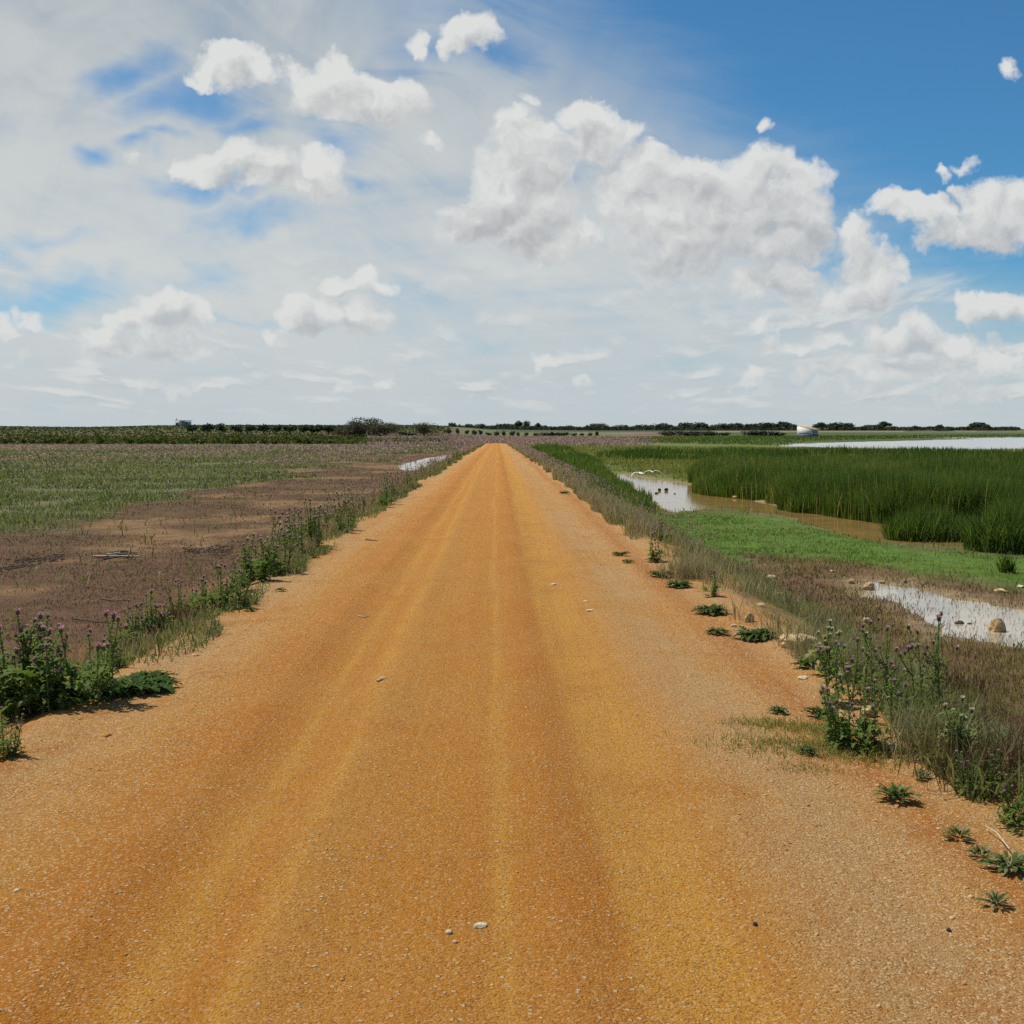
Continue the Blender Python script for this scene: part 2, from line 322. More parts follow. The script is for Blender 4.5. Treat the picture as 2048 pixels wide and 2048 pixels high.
# ------------------------------------------------------------------ lie of the land
def edge_l(y): return -2.2 - 0.0100 * np.asarray(y, float)
def edge_r(y): return 1.95 - 0.0150 * np.asarray(y, float)
ROAD_END = 186.0
def zroad(y): return -0.62 * sstep(25, 185, y)
ZR, ZL = -0.75, -0.30          # wet ground right of the track, field left of it
POOL = [D(*p, -0.8) for p in [(1140, 890), (1200, 896), (1250, 905), (1320, 918), (1420, 938), (1510, 962), (1665, 984), (1700, 978), (1850, 990), (2100, 985), (2100, 1040), (1850, 1030), (1700, 1022), (1640, 1015), (1560, 993), (1500, 975), (1420, 966), (1350, 957), (1300, 962), (1270, 966), (1225, 945), (1195, 925)]]
PUDDLE = [D(*p, -0.78) for p in [(1600, 1098), (1660, 1094), (1740, 1106), (1850, 1128), (1960, 1150), (2100, 1165), (2100, 1225), (1932, 1222), (1850, 1212), (1765, 1206), (1725, 1178), (1665, 1138), (1620, 1112)]]
LPUD = [D(*p, -0.36) for p in [(762, 878), (775, 872), (815, 862), (858, 855), (868, 858), (850, 866), (825, 872), (800, 882), (770, 886)]]
ZLAKE = -0.92
LAKE = [G(*p, ZLAKE) for p in [(780, 444.6), (850, 442.4), (925, 440.6), (945, 439.9), (990, 439.0), (930, 438.4), (905, 437.8), (960, 437.3), (1100, 437.1), (1400, 437.1), (1500, 455), (1100, 459), (1024, 456), (960, 453), (880, 449.5), (810, 446.6)]]
def crest_z(px):      # height of the far skyline above the plain, by bearing
    k = np.array([-900, 0, 77, 110, 160, 200, 320, 430, 470, 520, 600, 1024, 1500]); v = np.array([426.5, 426.5, 427.4, 427.0, 425.7, 425.3, 425.4, 425.4, 426.5, 429.6, 430.2, 430.2, 430.2])
    return np.interp(px, k, v)
def ground_base(x, y):
    x = np.asarray(x, float); y = np.asarray(y, float)
    yy = np.maximum(y, 1.0)
    el, er = edge_l(y), edge_r(y)
    zr = zroad(y)
    fl = ZL - 0.32 * sstep(30, 170, y); fr = ZR + 0 * y
    dl = el - x; dr = x - er
    far_w = sstep(150, 200, y)
    z = np.where(x < (el + er) / 2, zr + (fl - zr) * sstep(0.0, 1.5, dl), zr + (fr - zr) * sstep(0.05, 2.6, dr))
    z = z * (1 - far_w) + far_w * np.where(x < (el + er) / 2, fl, -0.75 + 0 * x)
    # left hill and far rise: z so that the ground reaches the skyline bearing
    px = 512 + F * x / yy
    cz = crest_z(px)
    zl500 = 1.6 + (429 - cz) * 500 / F
    zr700 = 1.6 + (429 - cz) * 700 / F
    wl = 1 - sstep(430, 520, px)
    hill_l = fl + (zl500 - fl) * sstep(285, 530, y) 
    hill_r = -0.75 + (zr700 + 0.75) * sstep(370, 720, y)
    h = wl * hill_l + (1 - wl) * hill_r
    w = sstep(150, 200, y)
    z = z * (1 - w) + h * w
    z = z - sstep(560, 700, y) * wl * 3.5
    z = z + (fbm(x * .35, y * .35, 3) - .5) * 0.10 * sstep(1.0, 4.0, np.maximum(dl, dr)) * (1 - sstep(120, 200, y)) + (fbm(x * 2.3, y * 2.3, 2) - .5) * 0.035 * sstep(.3, 1.2, np.maximum(dl, dr)) * (1 - sstep(60, 100, y))
    return z
def ground_z(x, y):
    z = ground_base(x, y)
    x = np.asarray(x, float); y = np.asarray(y, float)
    n = (fbm(x * .6, y * .6, 3) - .5)
    s = sdist(x, y, POOL) + n * 1.0; z = np.where(s > -1.2, np.minimum(z, -0.74 - 0.02) * (sstep(-1.2, 0, s)) + z * (1 - sstep(-1.2, 0, s)) - 0.17 * sstep(-0.6, 0.7, s), z)
    n2 = (fbm(x * 1.6, y * 1.6, 3) - .5)
    s = sdist(x, y, PUDDLE) + n2 * 1.5; z = np.where(s > -0.8, z - (z + 0.745) * sstep(-0.8, -.1, s) - 0.085 * sstep(-0.35, 0.5, s), z)
    s = sdist(x, y, LPUD) + n2 * 0.8; z = np.where(s > -3, z - (z + 0.375) * sstep(-3, -.5, s) - 0.12 * sstep(-0.8, 0.4, s), z)
    s = sdist(x, y, LAKE) + n * 8; z = np.where(s > -15, np.minimum(z, -0.80 - 0.3 * sstep(-6, 3, s)), z)
    return z

# ------------------------------------------------------------------ regions of ground cover (albedo of the soil and low growth)
LAWN = [D(*p, -0.75) for p in [(1000, 846), (1080, 850), (1150, 893), (1200, 930), (1260, 968), (1350, 962), (1500, 980), (1640, 1020), (1760, 1035), (2100, 1050), (2100, 1120), (1800, 1095), (1560, 1060), (1400, 1050), (1420, 1100), (1390, 1150), (1330, 1105), (1250, 1040), (1190, 985), (1120, 930), (1040, 875), (990, 850)]]
RUST = [D(*p, -0.75) for p in [(1400, 1045), (1560, 1055), (1700, 1085), (1800, 1100), (2100, 1130), (2500, 1600), (1932, 1500), (1760, 1300), (1600, 1200), (1450, 1140), (1400, 1100)]]
GREEN_L = [D(*p, ZL) for p in [(-900, 1010), (0, 1005), (150, 1000), (260, 985), (330, 945), (430, 905), (560, 880), (700, 858), (820, 851), (880, 845), (880, 838), (-900, 838)]]
def w_green(x, y): return sstep(-1.0, 1.2, sdist(x, y, GREEN_L) + (fbm(x * .25, y * .25, 4) - .5) * np.clip(y * .35, 2, 14))
def w_lawn(x, y): return sstep(-0.5, 0.7, sdist(x, y, LAWN) + (fbm(x * .7, y * .7, 4) - .5) * 3.6)
def w_rust(x, y): return sstep(-0.4, 0.5, sdist(x, y, RUST) + (fbm(x * .8, y * .8, 4) - .5) * 2.0)
def w_purple(x, y):
    b = sstep(30, 60, y) * (1 - sstep(150, 172, y))
    return b * sstep(.42, .60, fbm(x * .05 + 3, y * .02, 3) * .55 + fbm(x * .22, y * .07, 3) * .45 + .05)
def cmix(a, b, w): return a * (1 - w[..., None]) + np.asarray(b) * w[..., None]
def ground_colour(x, y):
    el, er = edge_l(y), edge_r(y); left = x < (el + er) / 2
    n1 = fbm(x * .5, y * .5, 4); n2 = fbm(x * .13 + 9, y * .13, 4); n3 = fbm(x * 2.1, y * 2.1, 3)
    c = np.zeros(x.shape + (3,)) + np.array([.110, .062, .029])
    c = cmix(c, [.20, .118, .052], sstep(.54, .70, n1))                     # paler dry mud
    c = cmix(c, [.12, .062, .034], sstep(.46, .60, n2 * .5 + n3 * .5))      # red-brown low growth
    g = w_green(x, y) * left
    c = cmix(c, [.125, .125, .055], g)
    c = cmix(c, [.19, .145, .115], w_purple(x, y) * g * .5)
    right = (~left) & (y < 215)
    base_r = np.zeros(c.shape) + np.array([.105, .105, .035])
    base_r = cmix(base_r, [.16, .12, .05], sstep(.45, .62, n1))
    c = np.where(right[..., None], base_r, c)
    c = cmix(c, [.085, .145, .022], w_lawn(x, y) * right)
    c = cmix(c, [.150, .088, .045], w_rust(x, y) * right)
    c = cmix(c, [.12, .145, .035], sstep(48, 60, y) * right)
    for poly, sc in ((POOL, .6), (PUDDLE, 1.6), (LPUD, 1.6)):
        s = sdist(x, y, poly) + (fbm(x * sc, y * sc, 3) - .5) * .9
        c = cmix(c, [.26, .19, .10], sstep(-.45, .15, s))
    out = np.maximum(el - x, x - er) + (fbm(x * 1.3, y * 1.3, 4) - .5) * 1.3
    c = cmix(c, [.34, .175, .065], (1 - sstep(.35, 1.5, out)) * (y < ROAD_END))
    # beyond: vineyard on the left rise, strips of field and scrub ahead
    px = 512 + F * x / np.maximum(y, 1)
    vy = sstep(158, 172, y + (fbm(x * .08, y * .08, 2) - .5) * 16) * (1 - sstep(440, 480, px))
    c = cmix(c, [.085, .080, .030], vy)
    c = cmix(c, [.13, .075, .035], vy * sstep(270, 300, y) * (1 - sstep(330, 380, y)))
    c = cmix(c, [.060, .065, .025], vy * sstep(400, 440, y))
    ah = sstep(180, 200, y) * sstep(440, 480, px)
    c = cmix(c, [.19, .135, .10], ah * (1 - sstep(610, 700, px + (n2 - .5) * 120)))
    c = cmix(c, [.13, .14, .055], ah * sstep(350, 365, y + n2 * 20) * (px < 620))
    c = cmix(c, [.30, .26, .17], ah * sstep(505, 512, y) * (1 - sstep(524, 530, y)) * (px > 575) * (px < 760))
    c = cmix(c, [.085, .085, .045], ah * sstep(530, 545, y))
    shore = ah * (px > 700)
    c = cmix(c, [.070, .095, .030], shore)
    c = cmix(c, [.36, .32, .24], shore * sstep(560, 564, y) * (1 - sstep(574, 580, y)))
    c = cmix(c, [.15, .125, .07], shore * sstep(580, 590, y))
    c = cmix(c, [.075, .085, .05], sstep(640, 700, y) * (px > 470))
    return c

# ------------------------------------------------------------------ materials
def new_mat(name):
    m = bpy.data.materials.new(name); m.use_nodes = True; m.node_tree.nodes.clear(); return m, NT(m.node_tree)
def finish(t, col, rough=0.9, bump=None, bstr=0.3, bdist=0.01, spec=0.3, normal=None, **kw):
    o = t.n('ShaderNodeOutputMaterial'); p = t.n('ShaderNodeBsdfPrincipled')
    t.put(p.inputs['Base Color'], col if isinstance(col, bpy.types.NodeSocket) else (*col, 1)); t.put(p.inputs['Roughness'], rough); p.inputs['Specular IOR Level'].default_value = spec
    for k, v in kw.items(): t.put(p.inputs[k], v)
    if bump is not None:
        b = t.n('ShaderNodeBump'); b.inputs['Strength'].default_value = bstr; b.inputs['Distance'].default_value = bdist; t.put(b.inputs['Height'], bump); t.nt.links.new(b.outputs[0], p.inputs['Normal'])
    t.nt.links.new(p.outputs[0], o.inputs[0]); return p
def plain(name, c, rough=.85, var=.25, sc=30, spec=.3):
    m, t = new_mat(name); g = t.n('ShaderNodeNewGeometry').outputs['Position']
    n = t.noise(g, sc, 4, .6)
    finish(t, t.mix(t.mr(n, .3, .7, 0, 1), tuple(k * (1 - var) for k in c), tuple(min(1, k * (1 + var)) for k in c)), rough, bump=n, bstr=.4, bdist=.01, spec=spec); return m
def foliage(name, stops, transl=.35, rough=.6, spec=.25, tip=None):
    """tint (random per leaf) picks the colour; thin leaves let light through"""
    m, t = new_mat(name); o = t.n('ShaderNodeOutputMaterial')
    a = t.n('ShaderNodeAttribute', attribute_name='tint').outputs['Fac']
    c = t.ramp(a, stops)
    if tip:
        h = t.n('ShaderNodeAttribute', attribute_name='along').outputs['Fac']
        c = t.mix(t.mr(h, .55, 1.0), c, tip)
    p = t.n('ShaderNodeBsdfPrincipled'); t.put(p.inputs['Base Color'], c); p.inputs['Roughness'].default_value = rough; p.inputs['Specular IOR Level'].default_value = spec
    tr = t.n('ShaderNodeBsdfTranslucent'); t.put(tr.inputs[0], t.mix(1.0, c, (1.15, 1.1, .7), 'MULTIPLY'))
    mx = t.n('ShaderNodeMixShader'); mx.inputs[0].default_value = transl
    t.nt.links.new(p.outputs[0], mx.inputs[1]); t.nt.links.new(tr.outputs[0], mx.inputs[2]); t.nt.links.new(mx.outputs[0], o.inputs[0]); return m
def water(name, mud, ripple_sc, ripple, rough=.06, stretch=(1, 1, 1)):
    m, t = new_mat(name); g = t.n('ShaderNodeNewGeometry').outputs['Position']
    q = t.v('MULTIPLY', g, stretch)
    n = t.noise(q, ripple_sc, 3, .55)
    mudc = t.mix(t.mr(t.noise(g, 1.3, 4, .6), .35, .7), mud, tuple(k * 1.35 for k in mud))
    finish(t, mudc, rough, bump=n, bstr=ripple, bdist=.02, spec=.5, IOR=1.33); return m

def mat_road():
    m, t = new_mat('track_dirt')
    pos = t.n('ShaderNodeNewGeometry').outputs['Position']
    s = t.n('ShaderNodeAttribute', attribute_name='across').outputs['Fac']
    lng = t.noise(t.v('MULTIPLY', pos, (1.6, .10, 1)), 1.0, 4, .55)
    lng2 = t.noise(t.v('MULTIPLY', pos, (7.0, .16, 1)), 1.0, 4, .6)
    wand = t.noise(t.v('MULTIPLY', pos, (.25, .07, 1)), 1.0, 2, .5)
    pat = t.noise(pos, .55, 4, .55); pat2 = t.noise(pos, 2.3, 4, .6)
    sw = t.m('ADD', t.m('ADD', s, t.m('MULTIPLY', t.m('SUBTRACT', wand, .5), .10)), t.m('ADD', t.m('MULTIPLY', t.m('SUBTRACT', lng, .5), .06), t.m('MULTIPLY', t.m('SUBTRACT', lng2, .5), .035)))
    pale = (.45, .240, .080); org = (.44, .178, .022); deep = (.410, .150, .017); yel = (.49, .232, .034); med = (.44, .200, .036); grey = (.42, .245, .098); red = (.36, .128, .026)
    c = t.ramp(sw, [(0.0, grey), (.06, pale), (.11, med), (.165, deep), (.235, deep), (.27, org), (.288, yel), (.305, org), (.33, org), (.345, yel), (.365, med), (.44, org), (.505, org), (.52, yel), (.535, org), (.57, deep), (.605, deep), (.63, yel), (.685, yel), (.72, med), (.77, pale), (.83, grey), (.90, pale), (.955, red), (1.0, grey)])
    c = t.mix(t.mr(pat, .42, .66, 0, .70), c, med); c = t.mix(t.mr(t.noise(pos, 1.1, 5, .65), .52, .70, 0, .6), c, deep)
    c = t.mix(t.m('MULTIPLY', t.mr(pat2, .52, .72), t.mr(t.m('ABSOLUTE', t.m('SUBTRACT', s, .5)), .28, .48)), c, red)
    c = t.mix(t.mr(lng2, .50, .72, 0, .45), c, deep); c = t.mix(t.mr(t.noise(t.v('MULTIPLY', pos, (22.0, .25, 1)), 1.0, 3, .6), .56, .70, 0, .35), c, yel)
    # packed grit: grains of different stone
    vor = t.n('ShaderNodeTexVoronoi'); t.put(vor.inputs['Vector'], pos); vor.inputs['Scale'].default_value = 125; vor.inputs['Randomness'].default_value = 1
    vs = t.n('ShaderNodeSeparateColor'); t.put(vs.inputs[0], vor.outputs['Color'])
    loose = t.mr(t.m('ABSOLUTE', t.m('SUBTRACT', sw, .47)), .18, .40, .45, 1.0)
    c = t.mix(t.m('MULTIPLY', t.mr(vs.outputs[0], .72, .95), t.m('MULTIPLY', loose, .75)), c, (.62, .46, .25))
    c = t.mix(t.m('MULTIPLY', t.mr(vs.outputs[1], .66, .95), .65), c, (.24, .085, .018))
    fine = t.noise(pos, 170, 3, .7)
    c = t.mix(t.mr(fine, .56, .74, 0, .55), c, (.24, .085, .018)); c = t.mix(t.mr(fine, .44, .28, 0, .5), c, (.62, .40, .15))
    vor2 = t.n('ShaderNodeTexVoronoi'); t.put(vor2.inputs['Vector'], pos); vor2.inputs['Scale'].default_value = 38
    vs2 = t.n('ShaderNodeSeparateColor'); t.put(vs2.inputs[0], vor2.outputs['Color'])
    stone = t.m('MULTIPLY', t.mr(vor2.outputs['Distance'], .32, .22), t.m('GREATER_THAN', vs2.outputs[0], .86))
    c = t.mix(t.m('MULTIPLY', stone, .8), c, (.60, .44, .24))
    bumph = t.m('ADD', t.m('ADD', t.m('MULTIPLY', t.noise(pos, 110, 4, .7), 1.0), t.m('MULTIPLY', vor.outputs['Distance'], -.35)), t.m('MULTIPLY', stone, .5))
    bumph = t.m('ADD', bumph, t.m('MULTIPLY', lng2, .8))
    finish(t, c, .95, bump=bumph, bstr=1.0, bdist=.013, spec=.12); return m
def mat_ground():
    m, t = new_mat('field_soil')
    pos = t.n('ShaderNodeNewGeometry').outputs['Position']
    c = t.n('ShaderNodeAttribute', attribute_name='soil').outputs['Color']
    n = t.noise(pos, 3.0, 6, .65); f = t.noise(pos, 26, 4, .7); g = t.noise(pos, 110, 2, .6)
    c = t.mix(t.mr(n, .35, .68), t.mix(1, c, (.78, .78, .80), 'MULTIPLY'), t.mix(1, c, (1.22, 1.2, 1.15), 'MULTIPLY'))
    c = t.mix(t.mr(f, .52, .70, 0, .6), c, t.mix(1, c, (.55, .52, .5), 'MULTIPLY'))
    c = t.mix(t.mr(g, .55, .70, 0, .5), c, t.mix(1, c, (1.45, 1.4, 1.3), 'MULTIPLY'))
    finish(t, c, .95, bump=t.m('ADD', f, t.m('MULTIPLY', g, .4)), bstr=.6, bdist=.03, spec=.15); return m
M_ROAD, M_GROUND = mat_road(), mat_ground()

# ------------------------------------------------------------------ ground, track, water
def build_ground():
    ys = np.concatenate([np.linspace(-60, 1.0, 26), np.exp(np.linspace(math.log(1.3), math.log(9000), 560))])
    sx = np.linspace(-1, 1, 361); sx = np.sign(sx) * (np.abs(sx) * .62 + np.abs(sx) ** 3 * 1.1)
    half = 6 + np.abs(ys) * .95
    X = sx[None, :] * half[:, None]; Yg = np.repeat(ys[:, None], len(sx), 1)
    Z = ground_z(X, Yg)
    inside = np.minimum(X - edge_l(Yg), edge_r(Yg) - X)
    dn = -0.25 * sstep(-0.25, 0.35, inside) * (1 - sstep(ROAD_END - 2, ROAD_END + 4, Yg)); Z = Z + dn
    C = ground_colour(X, Yg)
    nr, nc = X.shape; i = np.arange(nr * nc).reshape(nr, nc)
    q = np.stack([i[:-1, :-1], i[:-1, 1:], i[1:, 1:], i[1:, :-1]], -1).reshape(-1, 4)
    o = link('ground', np_mesh('ground', np.stack([X, Yg, Z], -1).reshape(-1, 3), [q], M_GROUND, {'soil': C.reshape(-1, 3)}, True))
    tag(o, kind='structure')
def road_z(x, y):
    el, er = edge_l(y), edge_r(y); s = (x - el) / (er - el)
    r = lambda c, w: np.exp(-((s - c) / w) ** 2)
    z = zroad(y) + .045 * (1 - (2 * s - 1) ** 2).clip(0) - .022 * r(.29, .055) - .022 * r(.665, .06) + .014 * r(.21, .03) + .012 * r(.37, .03) + .012 * r(.585, .03) + .012 * r(.755, .04)
    z = z + (fbm(x * 1.7, y * 1.1, 3) - .5) * .03 + (fbm(x * 6, y * 6, 2) - .5) * .010
    out = np.maximum(el - x, x - er)
    zg = ground_base(x, y)
    w = sstep(-0.15, .45, out)
    return z * (1 - w) + (zg + .035 * (1 - sstep(.3, .7, out)) - .05 * sstep(.4, .75, out)) * w
def build_road():
    ys = np.concatenate([np.linspace(-45, 1.8, 50), np.exp(np.linspace(math.log(2.0), math.log(ROAD_END + 1), 420))])
    o_ = np.concatenate([np.linspace(-1.2, -.05, 16)]); mid = np.linspace(0, 1, 90)
    rows = []
    for y in ys:
        el, er = float(edge_l(y)), float(edge_r(y)); j = .22 * (fbm(np.array(3.1), np.array(y * .9)) - .5), .3 * (fbm(np.array(8.1), np.array(y * .8)) - .5)
        kl = .45 + 1.1 * float(fbm(np.array(1.7), np.array(y * .7), 3)); kr = .45 + 1.1 * float(fbm(np.array(5.7), np.array(y * .7), 3))
        rows.append(np.concatenate([el + o_ * kl, el + mid * (er - el), er - o_[::-1] * kr]))
    X = np.array(rows); Yg = np.repeat(ys[:, None], X.shape[1], 1)
    Z = road_z(X, Yg) - 0.05 * sstep(ROAD_END - 3, ROAD_END + 1, Yg)
    A = (X - edge_l(Yg)) / (edge_r(Yg) - edge_l(Yg))
    nr, nc = X.shape; i = np.arange(nr * nc).reshape(nr, nc)
    q = np.stack([i[:-1, :-1], i[:-1, 1:], i[1:, 1:], i[1:, :-1]], -1).reshape(-1, 4)
    tag(link('dirt_track', np_mesh('dirt_track', np.stack([X, Yg, Z], -1).reshape(-1, 3), [q], M_ROAD, {'across': A.ravel()}, True)), kind='structure')
def sheet(name, poly, z, mat, grow):
    P = np.array(poly); c = P.mean(0); lo, hi = P.min(0) - grow, P.max(0) + grow
    # a sheet that follows the polygon, a little larger; the shore of the ground hides its rim
    V = []; n = len(P)
    bm = bmesh.new()
    nrm = []
    area = sum(P[i][0] * P[(i + 1) % n][1] - P[(i + 1) % n][0] * P[i][1] for i in range(n))
    sg = 1 if area > 0 else -1
    for i in range(n):
        e1 = P[i] - P[i - 1]; e2 = P[(i + 1) % n] - P[i]; t_ = e1 / np.linalg.norm(e1) + e2 / np.linalg.norm(e2)
        t_ /= max(np.linalg.norm(t_), .3); nrm.append(np.array([t_[1], -t_[0]]) * sg)
    vs = [bm.verts.new((p[0] + k[0] * grow, p[1] + k[1] * grow, z)) for p, k in zip(P, nrm)]
    f = bm.faces.new(vs if sg > 0 else vs[::-1]); bmesh.ops.triangulate(bm, faces=[f])
    me = bpy.data.meshes.new(name); bm.to_mesh(me); bm.free(); me.materials.append(mat)
    return tag(link(name, me), kind='structure')
build_ground(); build_road()
sheet('marsh_pool', POOL, -0.845, water('muddy_pool_water', (.26, .155, .055), 9, .10, .07), .5)
sheet('near_puddle', PUDDLE, -0.792, water('still_puddle_water', (.36, .30, .21), 12, .06, .12), .35)
sheet('field_puddle', LPUD, -0.43, water('field_puddle_water', (.30, .20, .10), 8, .05, .05), .6)
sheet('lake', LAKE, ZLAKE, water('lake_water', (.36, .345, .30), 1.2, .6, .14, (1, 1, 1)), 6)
def surf_z(x, y):
    """what stands under a plant: track or field"""
    x = np.asarray(x, float); y = np.asarray(y, float)
    out = np.maximum(edge_l(y) - x, x - edge_r(y))
    return np.where((out < 1.0) & (y < ROAD_END), np.maximum(road_z(x, y), ground_z(x, y) - 9 * (out < .4)), ground_z(x, y))

# ------------------------------------------------------------------ loose ground cover (uncountable: one object per kind)
def blades(P, h, w, lean, tint, az=None, bend=None):
    """flat tapering blades: 5 points each"""
    n = len(P); az = rng.uniform(0, 2 * np.pi, n) if az is None else az
    la = rng.uniform(0, 2 * np.pi, n)
    d = np.stack([np.cos(la), np.sin(la), np.zeros(n)], -1) * (lean * h)[:, None]
    side = np.stack([np.cos(az), np.sin(az), np.zeros(n)], -1) * (w / 2)[:, None]
    up = np.zeros((n, 3)); up[:, 2] = h
    mid = P + d * .35 + up * .55; tip = P + d + up * (1 - .35 * np.clip(lean, 0, 1.2) ** 2)[:, None]
    V = np.stack([P - side * .8, P + side * .8, mid - side, mid + side, tip], 1).reshape(-1, 3)
    b = np.arange(n)[:, None] * 5
    return V, [b + np.array([0, 1, 3, 2]), b + np.array([2, 3, 4])], np.repeat(tint, 5), np.tile([0, 0, .55, .55, 1.0], n)
def cover(name, P, h, w, lean, tint, mat, az=None):
    V, f, t_, a = blades(P, h, w, lean, tint, az)
    me = np_mesh(name, V, f, mat, {'tint': t_, 'along': a})
    return tag(link(name, me), kind='stuff')
def fan(n, y0, y1, s0=-.62, s1=.62):
    """points spread over the ground so that near and far get about the same number per picture area"""
    y = np.exp(rng.uniform(math.log(y0), math.log(y1), n)); s = rng.uniform(s0, s1, n)
    return s * (y + 1.5), y
def sit(x, y, z=None, dz=-.01): return np.stack([x, y, (surf_z(x, y) if z is None else z) + dz], -1)
def thick(y, w, k=.00055): return np.maximum(w, y * k)

M_DRY = foliage('dry_weed', [(0, (.24, .15, .095)), (.35, (.34, .24, .16)), (.6, (.24, .24, .11)), (1, (.48, .40, .28))], .4)
M_RUSTW = foliage('rust_glasswort', [(0, (.095, .050, .024)), (.4, (.145, .082, .038)), (.72, (.12, .105, .042)), (1, (.22, .15, .075))], .2)
M_MEADOW = foliage('meadow_weed', [(0, (.085, .115, .040)), (.5, (.145, .180, .058)), (1, (.24, .23, .10))], .45)
M_BLOOM = foliage('thistle_bloom_haze', [(0, (.28, .17, .19)), (.5, (.37, .25, .27)), (1, (.43, .36, .31))], .5)
M_LAWN = foliage('marsh_grass', [(0, (.070, .130, .014)), (.5, (.125, .190, .024)), (1, (.25, .27, .065))], .5)
M_REED = foliage('reed_blade', [(0, (.050, .095, .018)), (.45, (.095, .160, .028)), (.85, (.16, .215, .045)), (1, (.32, .28, .12))], .58)
M_SEDGE = foliage('sedge_blade', [(0, (.12, .155, .034)), (.5, (.19, .215, .05)), (1, (.28, .25, .09))], .55)

def build_cover():
    # left: red-brown low growth on the bare field
    x, y = fan(300000, 4.5, 120, -.62, -.0); el = edge_l(y)
    d = fbm(x * .5, y * .5, 4); keep = (x < el - .5) & (w_green(x, y) < .6) & (rng.random(len(x)) < sstep(.36, .56, fbm(x * .9 + 5, y * .9, 3) * .6 + (1 - d) * .4)) & (sdist(x, y, LPUD) < -.3)
    x, y = x[keep], y[keep]; n = len(x)
    cover('field_stubble', sit(x, y), rng.uniform(.012, .042, n) * (1 + .6 * rng.random(n)), thick(y, .004, .0005), rng.uniform(.3, 1.4, n), np.clip(rng.beta(2, 3, n) + .3 * (fbm(x, y, 2) - .5), 0, 1), M_RUSTW)
    # left: green weeds, then thistles in bloom by the thousand
    x, y = fan(240000, 14, 172, -.64, .0); el = edge_l(y)
    g = w_green(x, y); keep = (x < el - .3) & (rng.random(len(x)) < g * sstep(.30, .50, fbm(x * .6, y * .6, 3)) + .02 * (y < 60)) & (y < 172)
    x, y = x[keep], y[keep]; n = len(x)
    cover('meadow_weeds', sit(x, y), rng.uniform(.05, .26, n) * (.35 + 1.1 * fbm(x * .45, y * .45, 3)), thick(y, .016, .0008), rng.uniform(.2, 1.3, n), np.clip(.5 + .5 * rng.standard_normal(n) * .5 + (fbm(x * .2, y * .2, 3) - .5) * .8, 0, 1), M_MEADOW)
    x, y = fan(80000, 26, 178, -.64, .06); el = edge_l(y)
    keep = (x < el - .8) & (rng.random(len(x)) < w_green(x, y) * (.05 + .60 * w_purple(x, y)))
    x, y = x[keep], y[keep]; n = len(x); P = sit(x, y); P[:, 2] += rng.uniform(.06, .26, n)
    cover('meadow_blooms', P, thick(y, .035, .0010), thick(y, .04, .0014), rng.uniform(.1, .5, n), rng.random(n), M_BLOOM)
    # ahead: purple meadow past the end of the track
    x, y = fan(26000, 168, 350, -.12, .13); keep = ((np.abs(x - (edge_l(y) + edge_r(y)) / 2) > 2.4) | (y > ROAD_END)) & (rng.random(len(x)) < 1 - sstep(.05, .13, x / y)); x, y = x[keep], y[keep]; n = len(x)
    P = sit(x, y); cover('far_meadow_blooms', P, rng.uniform(.2, .6, n), thick(y, .1, .0012), rng.uniform(.1, .6, n), rng.random(n), M_BLOOM)
    # right: bright marsh grass
    x, y = fan(230000, 12, 200, -.06, .62); er = edge_r(y); g = w_lawn(x, y)
    keep = (x > er + .7) & (rng.random(len(x)) < g * (.15 + .85 * sstep(.38, .54, fbm(x * .9 + 31, y * .9, 3)))) & (sdist(x, y, POOL) < -.05); x, y = x[keep], y[keep]; n = len(x)
    cover('marsh_grass', sit(x, y), rng.uniform(.03, .10, n) * (1 + .8 * sstep(35, 60, y)), thick(y, .007, .0005), rng.uniform(.2, 1.3, n), np.clip(rng.beta(2.5, 2.5, n) + (fbm(x * .35, y * .35, 4) - .5) * 1.6, 0, 1), M_LAWN)
    # right: rust-coloured glasswort round the near puddle, sprouting through the water too
    x, y = fan(150000, 4.0, 26, .1, .66); er = edge_r(y); s = sdist(x, y, PUDDLE) + (fbm(x * 1.6, y * 1.6, 3) - .5) * .9
    dens = np.where(s < -.1, .85 * sstep(.25, .5, fbm(x * 1.2, y * 1.2, 3)) + .1, .5 * np.exp(-np.maximum(s, 0) * 3.5) + .13)
    keep = (x > er + 1.0) & (rng.random(len(x)) < w_rust(x, y) * dens); x, y = x[keep], y[keep]; n = len(x)
    tint = np.clip(rng.beta(2, 2.4, n) + .35 * (fbm(x * .8, y * .8, 2) - .5), 0, 1)
    P = sit(x, y); P[:, 2] = np.maximum(P[:, 2], -.80)
    cover('glasswort', P, rng.uniform(.025, .085, n), thick(y, .004, .0005), rng.uniform(.05, .9, n), tint, M_RUSTW)
    # thin sedge between lawn and rust, patchy
    x, y = fan(60000, 9, 60, .05, .64); er = edge_r(y)
    keep = (x > er + 1.2) & (w_lawn(x, y) < .7) & (rng.random(len(x)) < .5 * sstep(.42, .6, fbm(x * .5 + 7, y * .5, 3))) & (sdist(x, y, POOL) < 0) & (sdist(x, y, PUDDLE) < -.2); x, y = x[keep], y[keep]; n = len(x)
    cover('sparse_sedge', sit(x, y), rng.uniform(.06, .22, n), thick(y, .006, .0006), rng.uniform(.1, .8, n), rng.random(n), M_SEDGE)
